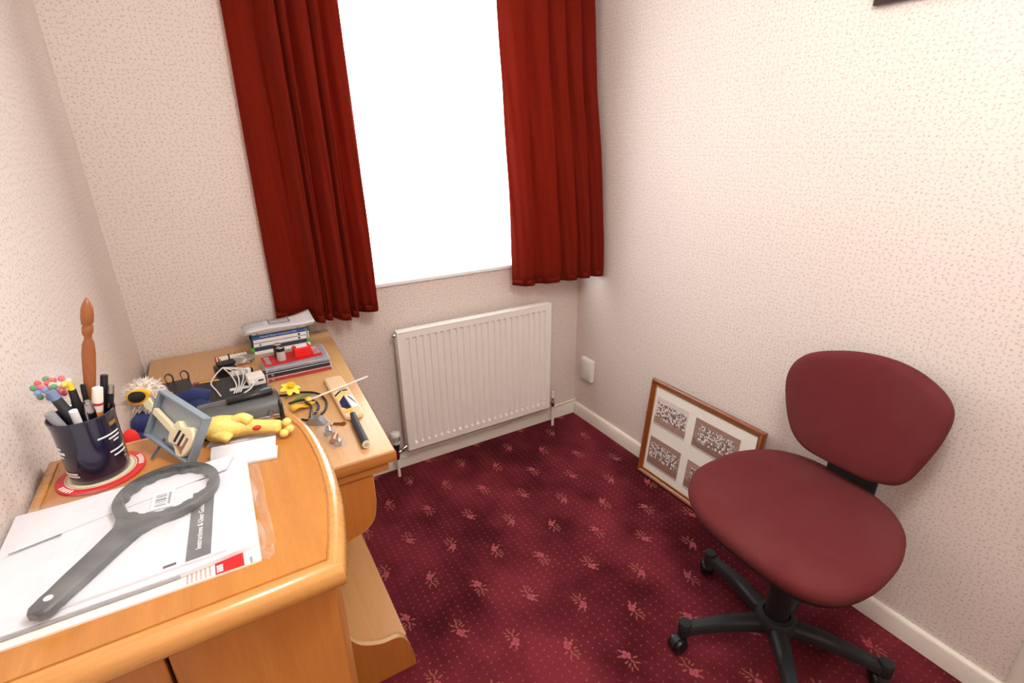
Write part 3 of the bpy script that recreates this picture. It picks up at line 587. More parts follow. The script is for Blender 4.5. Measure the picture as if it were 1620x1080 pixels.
M_SPW = mat('white_cover', (248, 248, 250), 0.4, var=0.02); M_SPB = mat('blue_cover', (62, 116, 190), 0.4, var=0.05); M_SPN = mat('navy_cover', (60, 62, 100), 0.4, var=0.08)
DG = 'disc cases stacked below the curtain'
zz = DZ
for lab, sp, cs_, marks, ti, tc, dx in (
        ('white spined case at the very bottom of the tall stack', M_SPW, M_GRNCASE, (), None, None, 0.0),
        ('navy spined case with green ends, second from the bottom of the tall stack', M_SPN, M_GRNCASE, ((0.02, 'green'), (0.97, 'green')), None, None, -0.002),
        ('white spined case just above the navy one in the tall stack', M_SPW, M_BLKCASE, ((0.14, 'sym'), (0.80, 'dot'), (0.95, 'sym')), None, None, 0.001),
        ('white spined case directly under the blue one in the tall stack', M_SPW, M_BLKCASE, ((0.80, 'dot'), (0.95, 'sym')), None, None, 0.002),
        ('blue spined case with white title in the tall stack', M_SPB, M_BLKCASE, ((0.95, 'sym'),), "Winner's Event Tournament 2004", M_INKW, -0.001),
        ('white spined case at the top of the tall stack under the papers', M_SPW, M_BLKCASE, ((0.12, 'sym'), (0.80, 'dot'), (0.95, 'sym')), None, None, 0.001)):
    case('disc_case', lab, -1.612 + dx, -0.170, zz, 0.204, 0.098, 0.0148, sp, cs_, 0.012, DG, marks, ti, tc); zz += 0.0149
# pad of papers on the stack
pp = thing('paper_pad', 'curling pad of white printed sheets lying on the tall case stack', 'papers', (-1.512, -0.135, zz))
def sheetz(u, v): return 0.055 * max(0, u - 0.5) ** 1.5 * (0.25 + v) + 0.004 * math.sin(u * 5)
for q in range(3):
    rows_ = []
    for j in range(7):
        v = j / 6; rows_.append([(-0.118 + 0.234 * u / 12.0 + 0.003 * q, -0.066 + 0.104 * v - 0.003 * q, 0.003 + 0.0042 * q + sheetz(u / 12.0, v) * (0.8 + 0.1 * q)) for u in range(13)])
    MB().loft(rows_, T(rz=0.03), closed=False).build('sheet', M_PAPER, pp, smooth=0, thick=0.0036)
def padpt(x, y): u = (x + 0.118) / 0.234; v = (y + 0.066) / 0.104; return (x, y, 0.0136 + sheetz(u, v))
Mz = T(rz=0.03)
def patch(name, x0, x1, y0, y1, m, lift): MB().loft([[tuple(Vector(padpt(x0 + (x1 - x0) * i / 6, yy)) + Vector((0, 0, lift))) for i in range(7)] for yy in (y0, (y0 + y1) / 2, y1)], Mz, closed=False).build(name, m, pp, thick=0.0005)
patch('printed_panel', -0.028, 0.040, -0.026, 0.016, mat('grey_panel_print', (196, 194, 196), 0.7, var=0.06, scale=90), 0.0004)
for (x0, x1, y0, y1) in ((-0.030, 0.042, 0.015, 0.018), (-0.030, 0.042, -0.0285, -0.0255), (-0.030, -0.0275, -0.0285, 0.018), (0.0395, 0.042, -0.0285, 0.018)): patch('printed_border', x0, x1, y0, y1, M_INK, 0.0008)
for q in range(5): patch('printed_line', -0.108, -0.045, 0.040 - q * 0.016, 0.0415 - q * 0.016, M_INKG, 0.0004)
# second, lower stack
SG = 'disc cases stacked in front of the tall stack'
case('disc_case', 'red spined case at the bottom of the low stack', -1.598, -0.446, DZ, 0.208, 0.150, 0.0130, mat('red_cover', (178, 62, 62), 0.4), M_CLRCASE, 0.004, SG, ((0.10, 'sym'),), None, None)
case('disc_case', 'black spined case in the middle of the low stack', -1.597, -0.437, DZ + 0.0131, 0.206, 0.150, 0.0130, mat('black_cover', (44, 42, 46), 0.4), M_CLRCASE, -0.008, SG, ((0.10, 'sym'), (0.93, 'dot')), None, None)
case('disc_case', 'grey clear case at the top of the low stack', -1.594, -0.426, DZ + 0.0262, 0.203, 0.148, 0.0115, mat('grey_cover', (150, 150, 160), 0.4, var=0.2, scale=60), M_CLRCASE, -0.02, SG, (), None, None)
rp = thing('blister_pack', 'red carded blister pack lying on the low case stack', 'blister pack', (-1.500, -0.352, DZ + 0.0378), (0, 0, 0.06))
MB().box(-0.095, 0.090, -0.048, 0.048, 0, 0.0022, 0.0008).build('backing_card', M_RED, rp)
MB().box(-0.088, -0.072, -0.034, 0.030, 0.0022, 0.006, 0.002).build('blister_bubble', M_CLEAR, rp)
MB().box(0.004, 0.060, -0.030, 0.012, 0.0022, 0.034, 0.002).build('red_box', mat('bright_red_card', (235, 28, 26), 0.45, var=0.02), rp)
MB().box(0.014, 0.050, -0.022, 0.004, 0.034, 0.037, 0.001).build('box_label', M_PAPER, rp)
MB().box(0.064, 0.086, -0.030, 0.030, 0.0022, 0.010, 0.002).build('blister_bubble', M_CLEAR, rp)
for (bx0, by0, lb) in ((-0.036, -0.020, 'clear shaker with black lid in front on the red pack'), (-0.040, 0.018, 'clear shaker with black lid behind on the red pack')):
    sh = thing('shaker', lb, 'shaker', (-1.500 + bx0, -0.352 + by0, DZ + 0.0402), group='black lidded shakers')
    MB().lathe([(0.0125, 0.0), (0.0145, 0.002), (0.0140, 0.020), (0.0130, 0.034)], 18).build('glass_body', M_SMOKE if by0 > 0 else film('shaker_glass', (0.8, 0.78, 0.72, 1), 0.35, 0.08), sh, smooth=40)
    MB().lathe([(0.0105, 0.002), (0.0105, 0.030)], 14).build('contents', mat('peppercorn_brown', (120, 100, 84), 0.7, var=0.3, scale=300), sh, smooth=40)
    MB().lathe([(0.0142, 0.034), (0.0142, 0.044), (0.0125, 0.0455)], 18).build('lid', M_BLACK, sh, smooth=40)
    MB().lathe([(0.0115, 0.0455), (0.0095, 0.048), (0.002, 0.0485)], 18).build('lid_top', M_CHROME, sh, smooth=40)
# red spiral notepad with an oval white tag on it
sp_ = thing('notepad', 'red spiral-bound notepad lying open near the plug', 'notepad', (-1.680, -0.175, DZ), (0, 0, 0.02))
MB().box(-0.055, 0.055, -0.060, 0.056, 0.0, 0.004, 0.001).build('cover', M_RED, sp_)
MB().box(-0.050, 0.050, -0.064, 0.046, 0.004, 0.007, 0.0008).build('page_block', M_PAPER2, sp_)
for q in range(9): MB().tube([(0, 0.006 * math.cos(a * PI / 5), 0.004 + 0.006 * math.sin(a * PI / 5)) for a in range(11)], 0.0009, 5, T(-0.048 + q * 0.012, 0.053, 0)).build('wire_ring', M_BLACK if q % 2 else M_RED, sp_, smooth=60)
tg = thing('paper_tag', 'pale oval paper tag curling over the red notepad', 'tag', (-1.652, -0.205, DZ + 0.0075))
ov = [(0.045 * math.cos(a * PI / 12), 0.040 * math.sin(a * PI / 12)) for a in range(24)]
MB().loft([[(x * s_, y * s_, 0.0015 + 0.00 * s_ + 2.2 * (x * s_) ** 2 * 0.8) for x, y in ov] for s_ in (0.05, 0.5, 1.0)]).build('card', M_PAPER2, tg, smooth=0, thick=0.0008); tg.rotation_euler = (0, 0, 0.3)
# plug-in adaptor
pl = thing('power_plug', 'black three-pin power plug standing prongs up behind the router', 'plug', (-1.707, -0.318, DZ + 0.0), (0, 0, 0.2))
MB().box(-0.030, 0.030, -0.024, 0.024, 0.0, 0.042, 0.006, seg=3).build('body', M_BLACK, pl, smooth=40)
MB().box(-0.020, 0.034, -0.014, 0.022, 0.042, 0.052, 0.004).build('face', M_BLACK, pl, smooth=40)
for (a, b, h, ww) in ((0.020, 0.004, 0.024, 0.004), (-0.010, -0.008, 0.018, 0.0032), (-0.010, 0.016, 0.018, 0.0032)):
    MB().box(a - ww / 2, a + ww / 2, b - 0.003, b + 0.003, 0.051, 0.051 + h, 0.0006).build('pin', M_BLACK if ww > 0.0035 else M_BRASS, pl)
# router
ro = thing('router', 'black ribbed router box under white cables on the desk', 'router', (-1.705, -0.480, DZ), (0, 0, -0.10))
MB().box(-0.105, 0.105, -0.085, 0.085, 0.002, 0.030, 0.004).build('housing', M_DGREY, ro, smooth=40)
rb = MB()
for q in range(22): rb.box(-0.092 + q * 0.0086, -0.0875 + q * 0.0086, -0.075, 0.060, 0.0298, 0.0318, 0.0006, seg=1)
rb.build('vent_ribs', mat('rib_black', (36, 38, 42), 0.5), ro)
MB().box(0.005, 0.062, -0.040, -0.022, 0.0316, 0.0326).build('sticker', M_PAPER, ro)
MB().box(-0.085, -0.030, 0.066, 0.074, 0.030, 0.0308).build('yellow_stripe', M_YEL, ro)
MB().box(-0.100, -0.090, 0.064, 0.074, 0.030, 0.0312).build('red_mark', M_RED, ro)
wc = thing('cable_loom', 'loom of white cables looping from the black plug over the router', 'cable', (-1.70, -0.46, DZ + 0.034))
for q in range(5):
    lf_ = -0.048 if q == 0 else 0.0
    pts = [(-1.712, -0.352, DZ + 0.047), (-1.716 + 0.017 * q + lf_ * 0.4, -0.395, DZ + 0.043), (-1.702 + 0.014 * q + lf_, -0.445, DZ + 0.038), (-1.690 + 0.0062 * q + lf_, -0.505, DZ + 0.0362), (-1.700 + 0.006 * q + lf_ * 0.6, -0.552, DZ + 0.0362)]
    MB().tube(catmull(pts, 6), 0.0021, 7).build('strand', M_WHITEP, wc, smooth=60, world=True)
ad = thing('network_adaptor', 'small white box with dark slot beside the low case stack', 'adaptor', (-1.629, -0.498, DZ + 0.0322), (0, 0, 0.10))
MB().box(-0.024, 0.024, -0.026, 0.026, 0.0, 0.028, 0.003, seg=3).build('housing', M_WHITEP, ad, smooth=40)
MB().box(0.003, 0.018, -0.0266, -0.0255, 0.013, 0.018).build('slot', M_BLACK, ad)
MB().tube(catmull([(-0.012, -0.026, 0.012), (-0.014, -0.036, 0.010), (-0.026, -0.050, 0.006), (-0.045, -0.066, 0.005)], 5), 0.0022, 7).build('lead', M_WHITEP, ad, smooth=60)
MB().lathe([(0.0065, 0.0), (0.005, 0.006), (0.003, 0.010)], 12, T(-0.012, -0.0255, 0.012, PI / 2, 0, 0)).build('strain_relief', M_WHITEP, ad, smooth=40)
cn = thing('cable_connector', 'short white connector block behind the white slotted box', 'connector', (-1.665, -0.385, DZ + 0.0), (0, 0, 0.22))
MB().box(-0.030, 0.030, -0.010, 0.010, 0.0, 0.040, 0.003).build('housing', M_WHITEP, cn, smooth=40)
MB().box(0.030, 0.037, -0.007, 0.007, 0.018, 0.038, 0.002).build('end_cap', M_BLACK, cn)
# black strap case beside the router
ps = thing('strap_case', 'flat black case with loop straps beside the left wall', 'case', (-1.832, -0.395, DZ), (0, 0, 0.12))
MB().box(-0.050, 0.030, -0.075, 0.070, 0.0, 0.026, 0.006, seg=3).build('case_body', M_BLACK, ps, smooth=40)
for q in (-0.030, 0.012): MB().tube(catmull([(q, 0.060, 0.022), (q - 0.004, 0.064, 0.044), (q + 0.006, 0.062, 0.054), (q + 0.016, 0.058, 0.044), (q + 0.014, 0.052, 0.022)], 5), 0.0035, 6, flat=0.4).build('strap_loop', M_BLACK, ps, smooth=60)
# cricket bat
bt = thing('cricket_bat', 'miniature wooden cricket bat with black grip along the desk edge', 'cricket bat', (-1.4125, -0.68, DZ), (0, 0, -0.01))
M_WILLOW = wood('willow', (236, 206, 164), (222, 184, 138), 'y', 0.4, 0.2, 20, fig=0.4)
lo = []
for (yy_, hw, zt, zb) in ((0.150, 0.016, 0.0090, 0.0035), (0.147, 0.023, 0.0105, 0.002), (0.138, 0.0270, 0.0125, 0.001), (0.06, 0.0275, 0.0160, 0.0005), (-0.06, 0.0275, 0.0165, 0.0005), (-0.130, 0.0272, 0.0150, 0.001), (-0.146, 0.0245, 0.0140, 0.002), (-0.156, 0.014, 0.0135, 0.004)):
    lo.append([(-hw, yy_, zb), (hw, yy_, zb), (hw, yy_, zt - 0.003), (hw * 0.85, yy_, zt), (-hw * 0.85, yy_, zt), (-hw, yy_, zt - 0.003)])
MB().loft(lo).build('blade', M_WILLOW, bt, smooth=35)
MB().tube([(-0.003, -0.140, 0.0110), (-0.008, -0.20, 0.0120), (-0.012, -0.315, 0.0125)], [0.0085, 0.0100, 0.0102], 14).build('grip', mat('black_rubber', (50, 52, 58), 0.6, bump=0.4, bscale=600), bt, smooth=50)
MB().tube([(-0.0120, -0.3145, 0.0125), (-0.0122, -0.3185, 0.0125)], [0.0104, 0.0098], 14).build('butt_cap', mat('cream_rubber', (226, 214, 190), 0.5), bt, smooth=30)
MB().tube([(-0.0122, -0.3184, 0.0125), (-0.0122, -0.3192, 0.0125)], [0.006, 0.0055], 12).build('butt_ring', mat('cap_ring', (190, 176, 150), 0.5), bt)
stk = lambda nm, pts, m: MB().prism(pts, 'z', 0.0150, 0.0173, mat=0).build(nm, m, bt)
stk('sticker_navy', [(-0.020, -0.055), (0.000, -0.020), (0.002, -0.105), (-0.010, -0.108), (-0.022, -0.090)], M_NAVY)
stk('sticker_white', [(0.003, -0.024), (0.022, -0.030), (0.022, -0.108), (0.004, -0.108)], M_PAPER)
stk('sticker_blue', [(0.008, -0.032), (0.012, -0.030), (0.021, -0.080), (0.021, -0.092)], mat('sticker_blue', (80, 96, 160), 0.4))
stk('sticker_yellow', [(-0.022, -0.024), (0.000, 0.004), (0.000, -0.006), (-0.022, -0.036)], M_YEL)
stk('sticker_dark', [(-0.023, -0.006), (0.000, 0.022), (0.000, 0.012), (-0.023, -0.016)], M_NAVY)
stk('sticker_dark', [(0.003, 0.022), (0.018, 0.018), (0.018, 0.010), (0.003, 0.013)], mat('sticker_dark_grey', (60, 62, 74), 0.4))
stk('sticker_lime', [(0.004, 0.008), (0.014, 0.004), (0.014, -0.004), (0.004, 0.0)], mat('lime_print', (190, 220, 60), 0.4))
stk('sticker_ochre', [(-0.021, -0.112), (0.004, -0.112), (0.000, -0.128), (-0.021, -0.128)], mat('ochre_print', (236, 186, 60), 0.4))
stk('sticker_pink', [(-0.010, -0.085), (-0.004, -0.085), (-0.004, -0.093), (-0.010, -0.093)], mat('pink_print', (240, 130, 140), 0.4))
# daffodil, yellow paper on a stick, coiled lead, fittings in a bag
df = thing('artificial_daffodil', 'yellow artificial daffodil with green leaf lying on the desk', 'flower', (-1.545, -0.585, DZ + 0.022), (0.35, 0.15, 0.3))
for q in range(6):
    a = q * PI / 3; pet = [(0.006, -0.004), (0.016, -0.010), (0.027, -0.007), (0.032, 0.0), (0.027, 0.007), (0.016, 0.010), (0.006, 0.004)]
    MB().loft([[(x, y, 0.004 + 0.003 * math.sin(x * 120)) for x, y in pet], [(x, y, 0.0052 + 0.003 * math.sin(x * 120)) for x, y in pet]], T(rz=a)).build('petal', mat('pale_yellow_cloth', (250, 228, 80), 0.7), df, smooth=40)
MB().lathe([(0.005, 0.002), (0.0075, 0.010), (0.009, 0.018), (0.0125, 0.021), (0.0105, 0.0205), (0.006, 0.010)], 16).build('trumpet', mat('deep_yellow_cloth', (248, 200, 20), 0.7), df, smooth=60)
MB().tube([(0, 0, 0.003), (-0.010, -0.016, -0.004), (-0.026, -0.028, -0.006)], 0.0018, 7).build('stalk', mat('leaf_green', (84, 130, 60), 0.6), df, smooth=60)
lf = thing('artificial_leaf', 'small green leaf lying between the daffodil and the yellow flag', 'leaf', (-1.523, -0.640, DZ + 0.010), (0, 0, 0.25))
MB().loft([[(-0.032, 0, 0.0), (-0.010, -0.007, 0.003), (0.014, -0.006, 0.004), (0.036, 0, 0.002), (0.014, 0.006, 0.004), (-0.010, 0.007, 0.003)], [(-0.032, 0, 0.0015), (-0.010, -0.007, 0.0045), (0.014, -0.006, 0.0055), (0.036, 0, 0.0035), (0.014, 0.006, 0.0055), (-0.010, 0.007, 0.0045)]]).build('blade', mat('leaf_green', (84, 130, 60), 0.6), lf, smooth=30)
fl = thing('paper_flag', 'yellow paper flag on a thin white stick across the cricket bat', 'flag', (-1.528, -0.688, DZ), (0, 0, 0.33))
rows_ = [[(-0.034 + 0.066 * u / 8, -0.018 + 0.030 * v / 4, 0.010 + 0.005 * math.sin(u * 0.9) + 0.003 * math.cos(v * 1.4)) for u in range(9)] for v in range(5)]
MB().loft(rows_, None, closed=False).build('paper', mat('yellow_paper', (240, 190, 40), 0.7), fl, smooth=0, thick=0.0006)
MB().tube([(0.018, 0.004, 0.0175), (0.218, -0.010, 0.026)], [0.0030, 0.0030], 9).build('stick', M_WHITEP, fl, smooth=60)
MB().ball((0.026, 0.014, 0.016), (0.010, 0.008, 0.006), 10, 7).build('yellow_knot', mat('deep_yellow_cloth', (248, 200, 20), 0.7), fl, smooth=0)
cl_ = thing('coiled_lead', 'coiled black lead lying beside the daffodil and bat', 'cable', (-1.50, -0.67, DZ))
pts = [(-1.592, -0.560, DZ + 0.004), (-1.56, -0.578, DZ + 0.004), (-1.52, -0.585, DZ + 0.006), (-1.475, -0.620, DZ + 0.006), (-1.462, -0.685, DZ + 0.004), (-1.480, -0.745, DZ + 0.004), (-1.520, -0.775, DZ + 0.004), (-1.545, -0.765, DZ + 0.007)]
MB().tube(catmull(pts, 6), 0.0034, 8).build('outer_loop', M_BLACK, cl_, smooth=60, world=True)
pts = [(-1.560, -0.640, DZ + 0.004), (-1.525, -0.650, DZ + 0.010), (-1.493, -0.680, DZ + 0.011), (-1.490, -0.725, DZ + 0.010), (-1.515, -0.765, DZ + 0.008)]
MB().tube(catmull(pts, 6), 0.0034, 8).build('middle_loop', M_BLACK, cl_, smooth=60, world=True)
pts = [(-1.518, -0.675, DZ + 0.012), (-1.508, -0.715, DZ + 0.013), (-1.522, -0.765, DZ + 0.006)]
MB().tube(catmull(pts, 6), 0.0034, 8).build('inner_loop', M_BLACK, cl_, smooth=60, world=True)
kb = thing('fittings_bag', 'clear plastic bag holding small metal and copper fittings', 'bag', (-1.490, -0.885, DZ), (0, 0, 0.05))
bagl = [(-0.022, 0.105), (0.012, 0.095), (0.020, 0.02), (0.022, -0.065), (0.008, -0.075), (-0.016, -0.070), (-0.030, 0.02)]
MB().loft([[(x, y, 0.0005) for x, y in bagl], [(x * 0.95, y * 0.97, 0.010) for x, y in bagl], [(x * 0.7, y * 0.8, 0.018) for x, y in bagl]]).build('bag_film', film('bag_film', (0.96, 0.97, 0.98, 1), 0.88, 0.12), kb, smooth=40)
MB().tube([(-0.008, -0.045, 0.009), (0.006, -0.018, 0.009)], [0.0085, 0.0085], 14).build('copper_fitting', mat('copper', (190, 110, 70), 0.3, 0.9), kb, smooth=40)
MB().tube([(-0.006, 0.0, 0.009), (-0.002, 0.022, 0.009)], [0.009, 0.009], 14).build('chrome_nut', M_CHROME, kb, smooth=40)
MB().tube([(-0.002, 0.022, 0.009), (0.0, 0.036, 0.009)], [0.006, 0.006], 12).build('brass_tail', M_BRASS, kb, smooth=40)
MB().tube([(0.000, -0.064, 0.008), (0.004, -0.052, 0.008)], [0.009, 0.009], 14).build('end_cap', M_CHROME, kb, smooth=40)
ky = thing('brass_hasp', 'small brass hasp plate with hole on the desk by the bat', 'hasp', (-1.463, -0.835, DZ), (0, 0, -0.5))
ring = [(0.014 + 0.009 * math.cos(a * PI / 8), 0.009 * math.sin(a * PI / 8)) for a in range(16)]; hole = [(0.014 + 0.004 * math.cos(a * PI / 8), 0.004 * math.sin(a * PI / 8)) for a in range(16)]
MB().loft([[(x, y, 0.001) for x, y in hole], [(x, y, 0.001) for x, y in ring], [(x, y, 0.0035) for x, y in ring], [(x, y, 0.0035) for x, y in hole], [(x, y, 0.001) for x, y in hole]], None, False, False).build('eye_plate', M_BRASS, ky, smooth=40)
MB().box(-0.016, 0.007, -0.006, 0.006, 0.001, 0.0032, 0.0005).build('tongue', M_BRASS, ky)
MB().tube([(-0.016, -0.007, 0.003), (-0.016, 0.007, 0.003)], 0.003, 10).build('knuckle', M_BRASS, ky, smooth=40)
cp = thing('bulldog_clip', 'grey metal clip tucked between the cabinet top and the bag', 'clip', (-1.513, -0.800, DZ), (0, 0, -0.5))
MB().prism([(-0.030, 0), (0.030, 0), (0.012, 0.022), (-0.012, 0.022)], 'y', -0.011, 0.011, None).build('jaw', mat('steel_grey', (150, 152, 156), 0.35, 0.6), cp)
MB().tube([(-0.010, 0, 0.020), (-0.012, 0.012, 0.032), (0.012, 0.012, 0.032), (0.010, 0, 0.020)], 0.0014, 6).build('wire_arm', M_CHROME, cp, smooth=60)

# ------------------------------------------------------------------ plush bird
pb = thing('plush_bird', 'plush bird with white fluffy head, yellow beak and navy body sitting on the desk', 'soft toy', (-1.830, -0.875, DZ))
M_PLN = mat('navy_plush', (34, 44, 92), 0.95, var=0.12, scale=300, bump=0.5, bscale=500, sheen=0.2); M_PLW = mat('white_plush', (224, 214, 204), 0.95, var=0.06, scale=200, sheen=0.2)
MB().loft([[Vector((r * 1.05 * math.cos(a * PI / 10), r * 0.85 * math.sin(a * PI / 10), z)) for a in range(20)] for r, z in ((0.02, 0.0), (0.055, 0.010), (0.066, 0.055), (0.064, 0.110), (0.055, 0.160), (0.040, 0.192), (0.02, 0.205))]).build('body', M_PLN, pb, smooth=0)
HC = Vector((-0.022, -0.014, 0.222)); HR = (0.034, 0.032, 0.033)
hdp = MB().ball(HC, HR, 20, 14).build('head', M_PLW, pb, smooth=0)
fu = MB(); rnd = random.Random(3)
for q in range(900):
    z_ = rnd.uniform(-1, 1); a = rnd.uniform(0, 2 * PI); rr = math.sqrt(1 - z_ * z_); d_ = Vector((rr * math.cos(a), rr * math.sin(a), z_))
    if d_.y < -0.5 and abs(d_.x + 0.1) < 0.55 and -0.2 < z_ < 0.75: continue
    c_ = Vector((HC.x + d_.x * HR[0], HC.y + d_.y * HR[1], HC.z + d_.z * HR[2])); ln = rnd.uniform(0.004, 0.010) * (1.9 if z_ < -0.2 else 1.0)
    tip = c_ + (d_ + Vector((rnd.uniform(-.8, .8), rnd.uniform(-.8, .8), rnd.uniform(-1.0, .3)))) * ln
    s1 = d_.cross(Vector((0, 0, 1))).normalized() * 0.0018; s2 = d_.cross(s1).normalized() * 0.0018
    v_ = [fu.bm.verts.new(p_) for p_ in (c_ + s1, c_ - s1 * 0.5 + s2, c_ - s1 * 0.5 - s2, tip)]
    for f_ in ((0, 1, 3), (1, 2, 3), (2, 0, 3)): fu.bm.faces.new([v_[i_] for i_ in f_])
fo = fu.build('fur', M_PLW, hdp); fo['kind'] = 'stuff'
BC = Vector((-0.028, -0.046, 0.234))
MB().loft([[BC + Vector((0.023 * k1 * math.cos(a * PI / 8), yv, 0.018 * k1 * math.sin(a * PI / 8))) for a in range(16)] for k1, yv in ((0.8, 0.006), (1.0, -0.002), (0.85, -0.008))]).build('beak_surround', mat('yellow_felt', (236, 178, 40), 0.9), pb, smooth=40)
MB().loft([[BC + Vector((-0.003 + 0.016 * k1 * math.cos(a * PI / 8), yv, 0.003 + 0.0125 * k1 * math.sin(a * PI / 8))) for a in range(16)] for k1, yv in ((1.0, -0.006), (0.9, -0.012), (0.45, -0.017))]).build('beak', mat('black_felt', (24, 26, 28), 0.85), pb, smooth=0)
MB().tube(catmull([(0.030, -0.01, 0.185), (0.060, -0.016, 0.196), (0.080, -0.020, 0.192), (0.092, -0.022, 0.186)], 4), [0.018] * 4 + [0.0185] * 4 + [0.018] * 4 + [0.010], 12).build('arm', M_PLN, pb, smooth=0)
MB().tube(catmull([(-0.035, -0.03, 0.175), (-0.035, -0.060, 0.180), (-0.030, -0.085, 0.178)], 4), [0.018] * 4 + [0.020] * 4 + [0.016], 12).build('arm', M_PLN, pb, smooth=0)
MB().ball((0.070, -0.035, 0.172), (0.026, 0.024, 0.024), 16, 11).build('wing', M_PLN, pb, smooth=0)
for lx_, ft in ((-0.030, (-0.050, -0.118, 0.172)), (0.012, (-0.012, -0.128, 0.163))):
    MB().tube(catmull([(lx_, -0.030, 0.100), (lx_ - 0.005, -0.075, 0.135), (ft[0], ft[1] + 0.012, ft[2] - 0.010)], 4), [0.024] * 4 + [0.022] * 4 + [0.014], 12).build('thigh', M_PLN, pb, smooth=0)
    MB().loft([[Vector((ft[0] + k1 * 0.015 * math.cos(a * PI / 8), ft[1] + yv, ft[2] + k1 * 0.026 * math.sin(a * PI / 8))) for a in range(16)] for k1, yv in ((0.4, 0.014), (0.9, 0.008), (1.0, -0.002), (0.85, -0.010), (0.4, -0.014))]).build('foot', mat('red_felt', (222, 42, 34), 0.9), pb, smooth=0)
MB().tube(catmull([(0.006, -0.050, 0.186), (0.009, -0.053, 0.196), (0.014, -0.053, 0.188), (0.018, -0.052, 0.197), (0.023, -0.051, 0.190)], 5), 0.0012, 6).build('stitched_script', M_INKW, pb, smooth=60)

# ------------------------------------------------------------------ things on the cabinet
# coaster and mug of pens
co = thing('coaster', 'round red and cream coaster under the navy mug', 'coaster', (-1.876, -1.264, KZ))
MB().lathe([(0.053, 0.0), (0.0555, 0.001), (0.0555, 0.0032), (0.054, 0.0042), (0.0445, 0.0042)], 40, cap1=False).build('red_rim', mat('coaster_red', (206, 48, 50), 0.4), co, smooth=40)
MB().lathe([(0.0445, 0.0030), (0.0445, 0.0044), (0.002, 0.0044)], 40).build('cream_centre', mat('coaster_cream', (232, 222, 196), 0.4), co, smooth=40)
MB().lathe([(0.0432, 0.0044), (0.0432, 0.0047), (0.0418, 0.0047), (0.0418, 0.0044)], 40, cap0=False, cap1=False).build('gold_ring', mat('coaster_gold', (190, 150, 90), 0.4), co, smooth=40)
lm_ = MB()
for a0, n_ in ((-0.1, 6), (3.6, 5)):
    for q in range(n_): lm_.box(-0.0032, 0.0034, -0.0013, 0.0013, 0.0042, 0.0046, 0, T(rz=a0 + q * 0.11) @ T(0.0500))
lm_.build('worn_letters', M_INKW, co)['kind'] = 'stuff'
mg = thing('mug', 'navy mug with white print holding pens on the coaster', 'mug', (-1.876, -1.264, KZ + 0.0048))
M_MUG = mat('navy_glaze', (20, 18, 48), 0.15, var=0.06, coat=0.6)
MB().lathe([(0.0345, 0.0), (0.0370, 0.003), (0.0372, 0.012), (0.0376, 0.060), (0.0384, 0.088), (0.0402, 0.097), (0.0405, 0.0995), (0.0392, 0.1005), (0.0375, 0.0985), (0.0350, 0.085), (0.0345, 0.010), (0.002, 0.008)], 40, cap1=True).build('cup', M_MUG, mg, smooth=50)
def band(name, r0, a0, a1, z0, z1, m):      # a strip of print following the mug wall
    MB().loft([[((r0 + 0.0004) * math.cos(a0 + (a1 - a0) * i / 12), (r0 + 0.0004) * math.sin(a0 + (a1 - a0) * i / 12), z) for i in range(13)] for z in (z0, z1)], None, closed=False).build(name, m, mg, thick=0.0003)
for (a0, a1, z_, h_) in ((-1.15, -0.28, 0.066, 0.0022), (-0.80, -0.30, 0.060, 0.0022), (-0.66, -0.40, 0.0545, 0.002), (-0.90, -0.25, 0.040, 0.0022), (-0.80, -0.22, 0.0325, 0.0022)): band('print_line', 0.0379, a0, a1, z_, z_ + h_, M_INKW)
band('gilt_emblem', 0.0383, -0.62, -0.30, 0.079, 0.085, M_GOLD); band('gilt_emblem', 0.0376, -0.42, -0.25, 0.021, 0.026, M_GOLD)
for (a0, a1, z_, h_) in ((-2.85, -2.45, 0.058, 0.004), (-2.72, -2.32, 0.051, 0.004), (-2.62, -2.42, 0.045, 0.003), (-2.70, -2.10, 0.0185, 0.0025), (-2.62, -2.05, 0.0145, 0.0022)): band('print_line', 0.0379, a0, a1, z_, z_ + h_, M_INKW)
hpts = catmull([(-0.020, 0.032, 0.080), (-0.030, 0.056, 0.078), (-0.036, 0.066, 0.055), (-0.030, 0.056, 0.028), (-0.020, 0.032, 0.022)], 5)
MB().tube(hpts, 0.0055, 10, flat=0.8).build('handle', M_MUG, mg, smooth=0)
MX_, MY_, MZ_ = -1.876, -1.264, KZ + 0.0138
def rod(name, label, cat, a, b, parts):     # a pen standing in the mug from foot a (in the mug) to tip b; parts = (name, t0, t1, r0, r1, material)
    A = Vector((MX_ + a[0], MY_ + a[1], MZ_)); Bv = Vector(b); r = thing(name, label, cat, A, group='pens in the mug')
    for nm, t0, t1, r0, r1, m in parts: MB().tube([A.lerp(Bv, t0), A.lerp(Bv, (t0 + t1) / 2), A.lerp(Bv, t1)], [r0, (r0 + r1) / 2, r1], 12).build(nm, m, r, smooth=40, world=True)
    return r
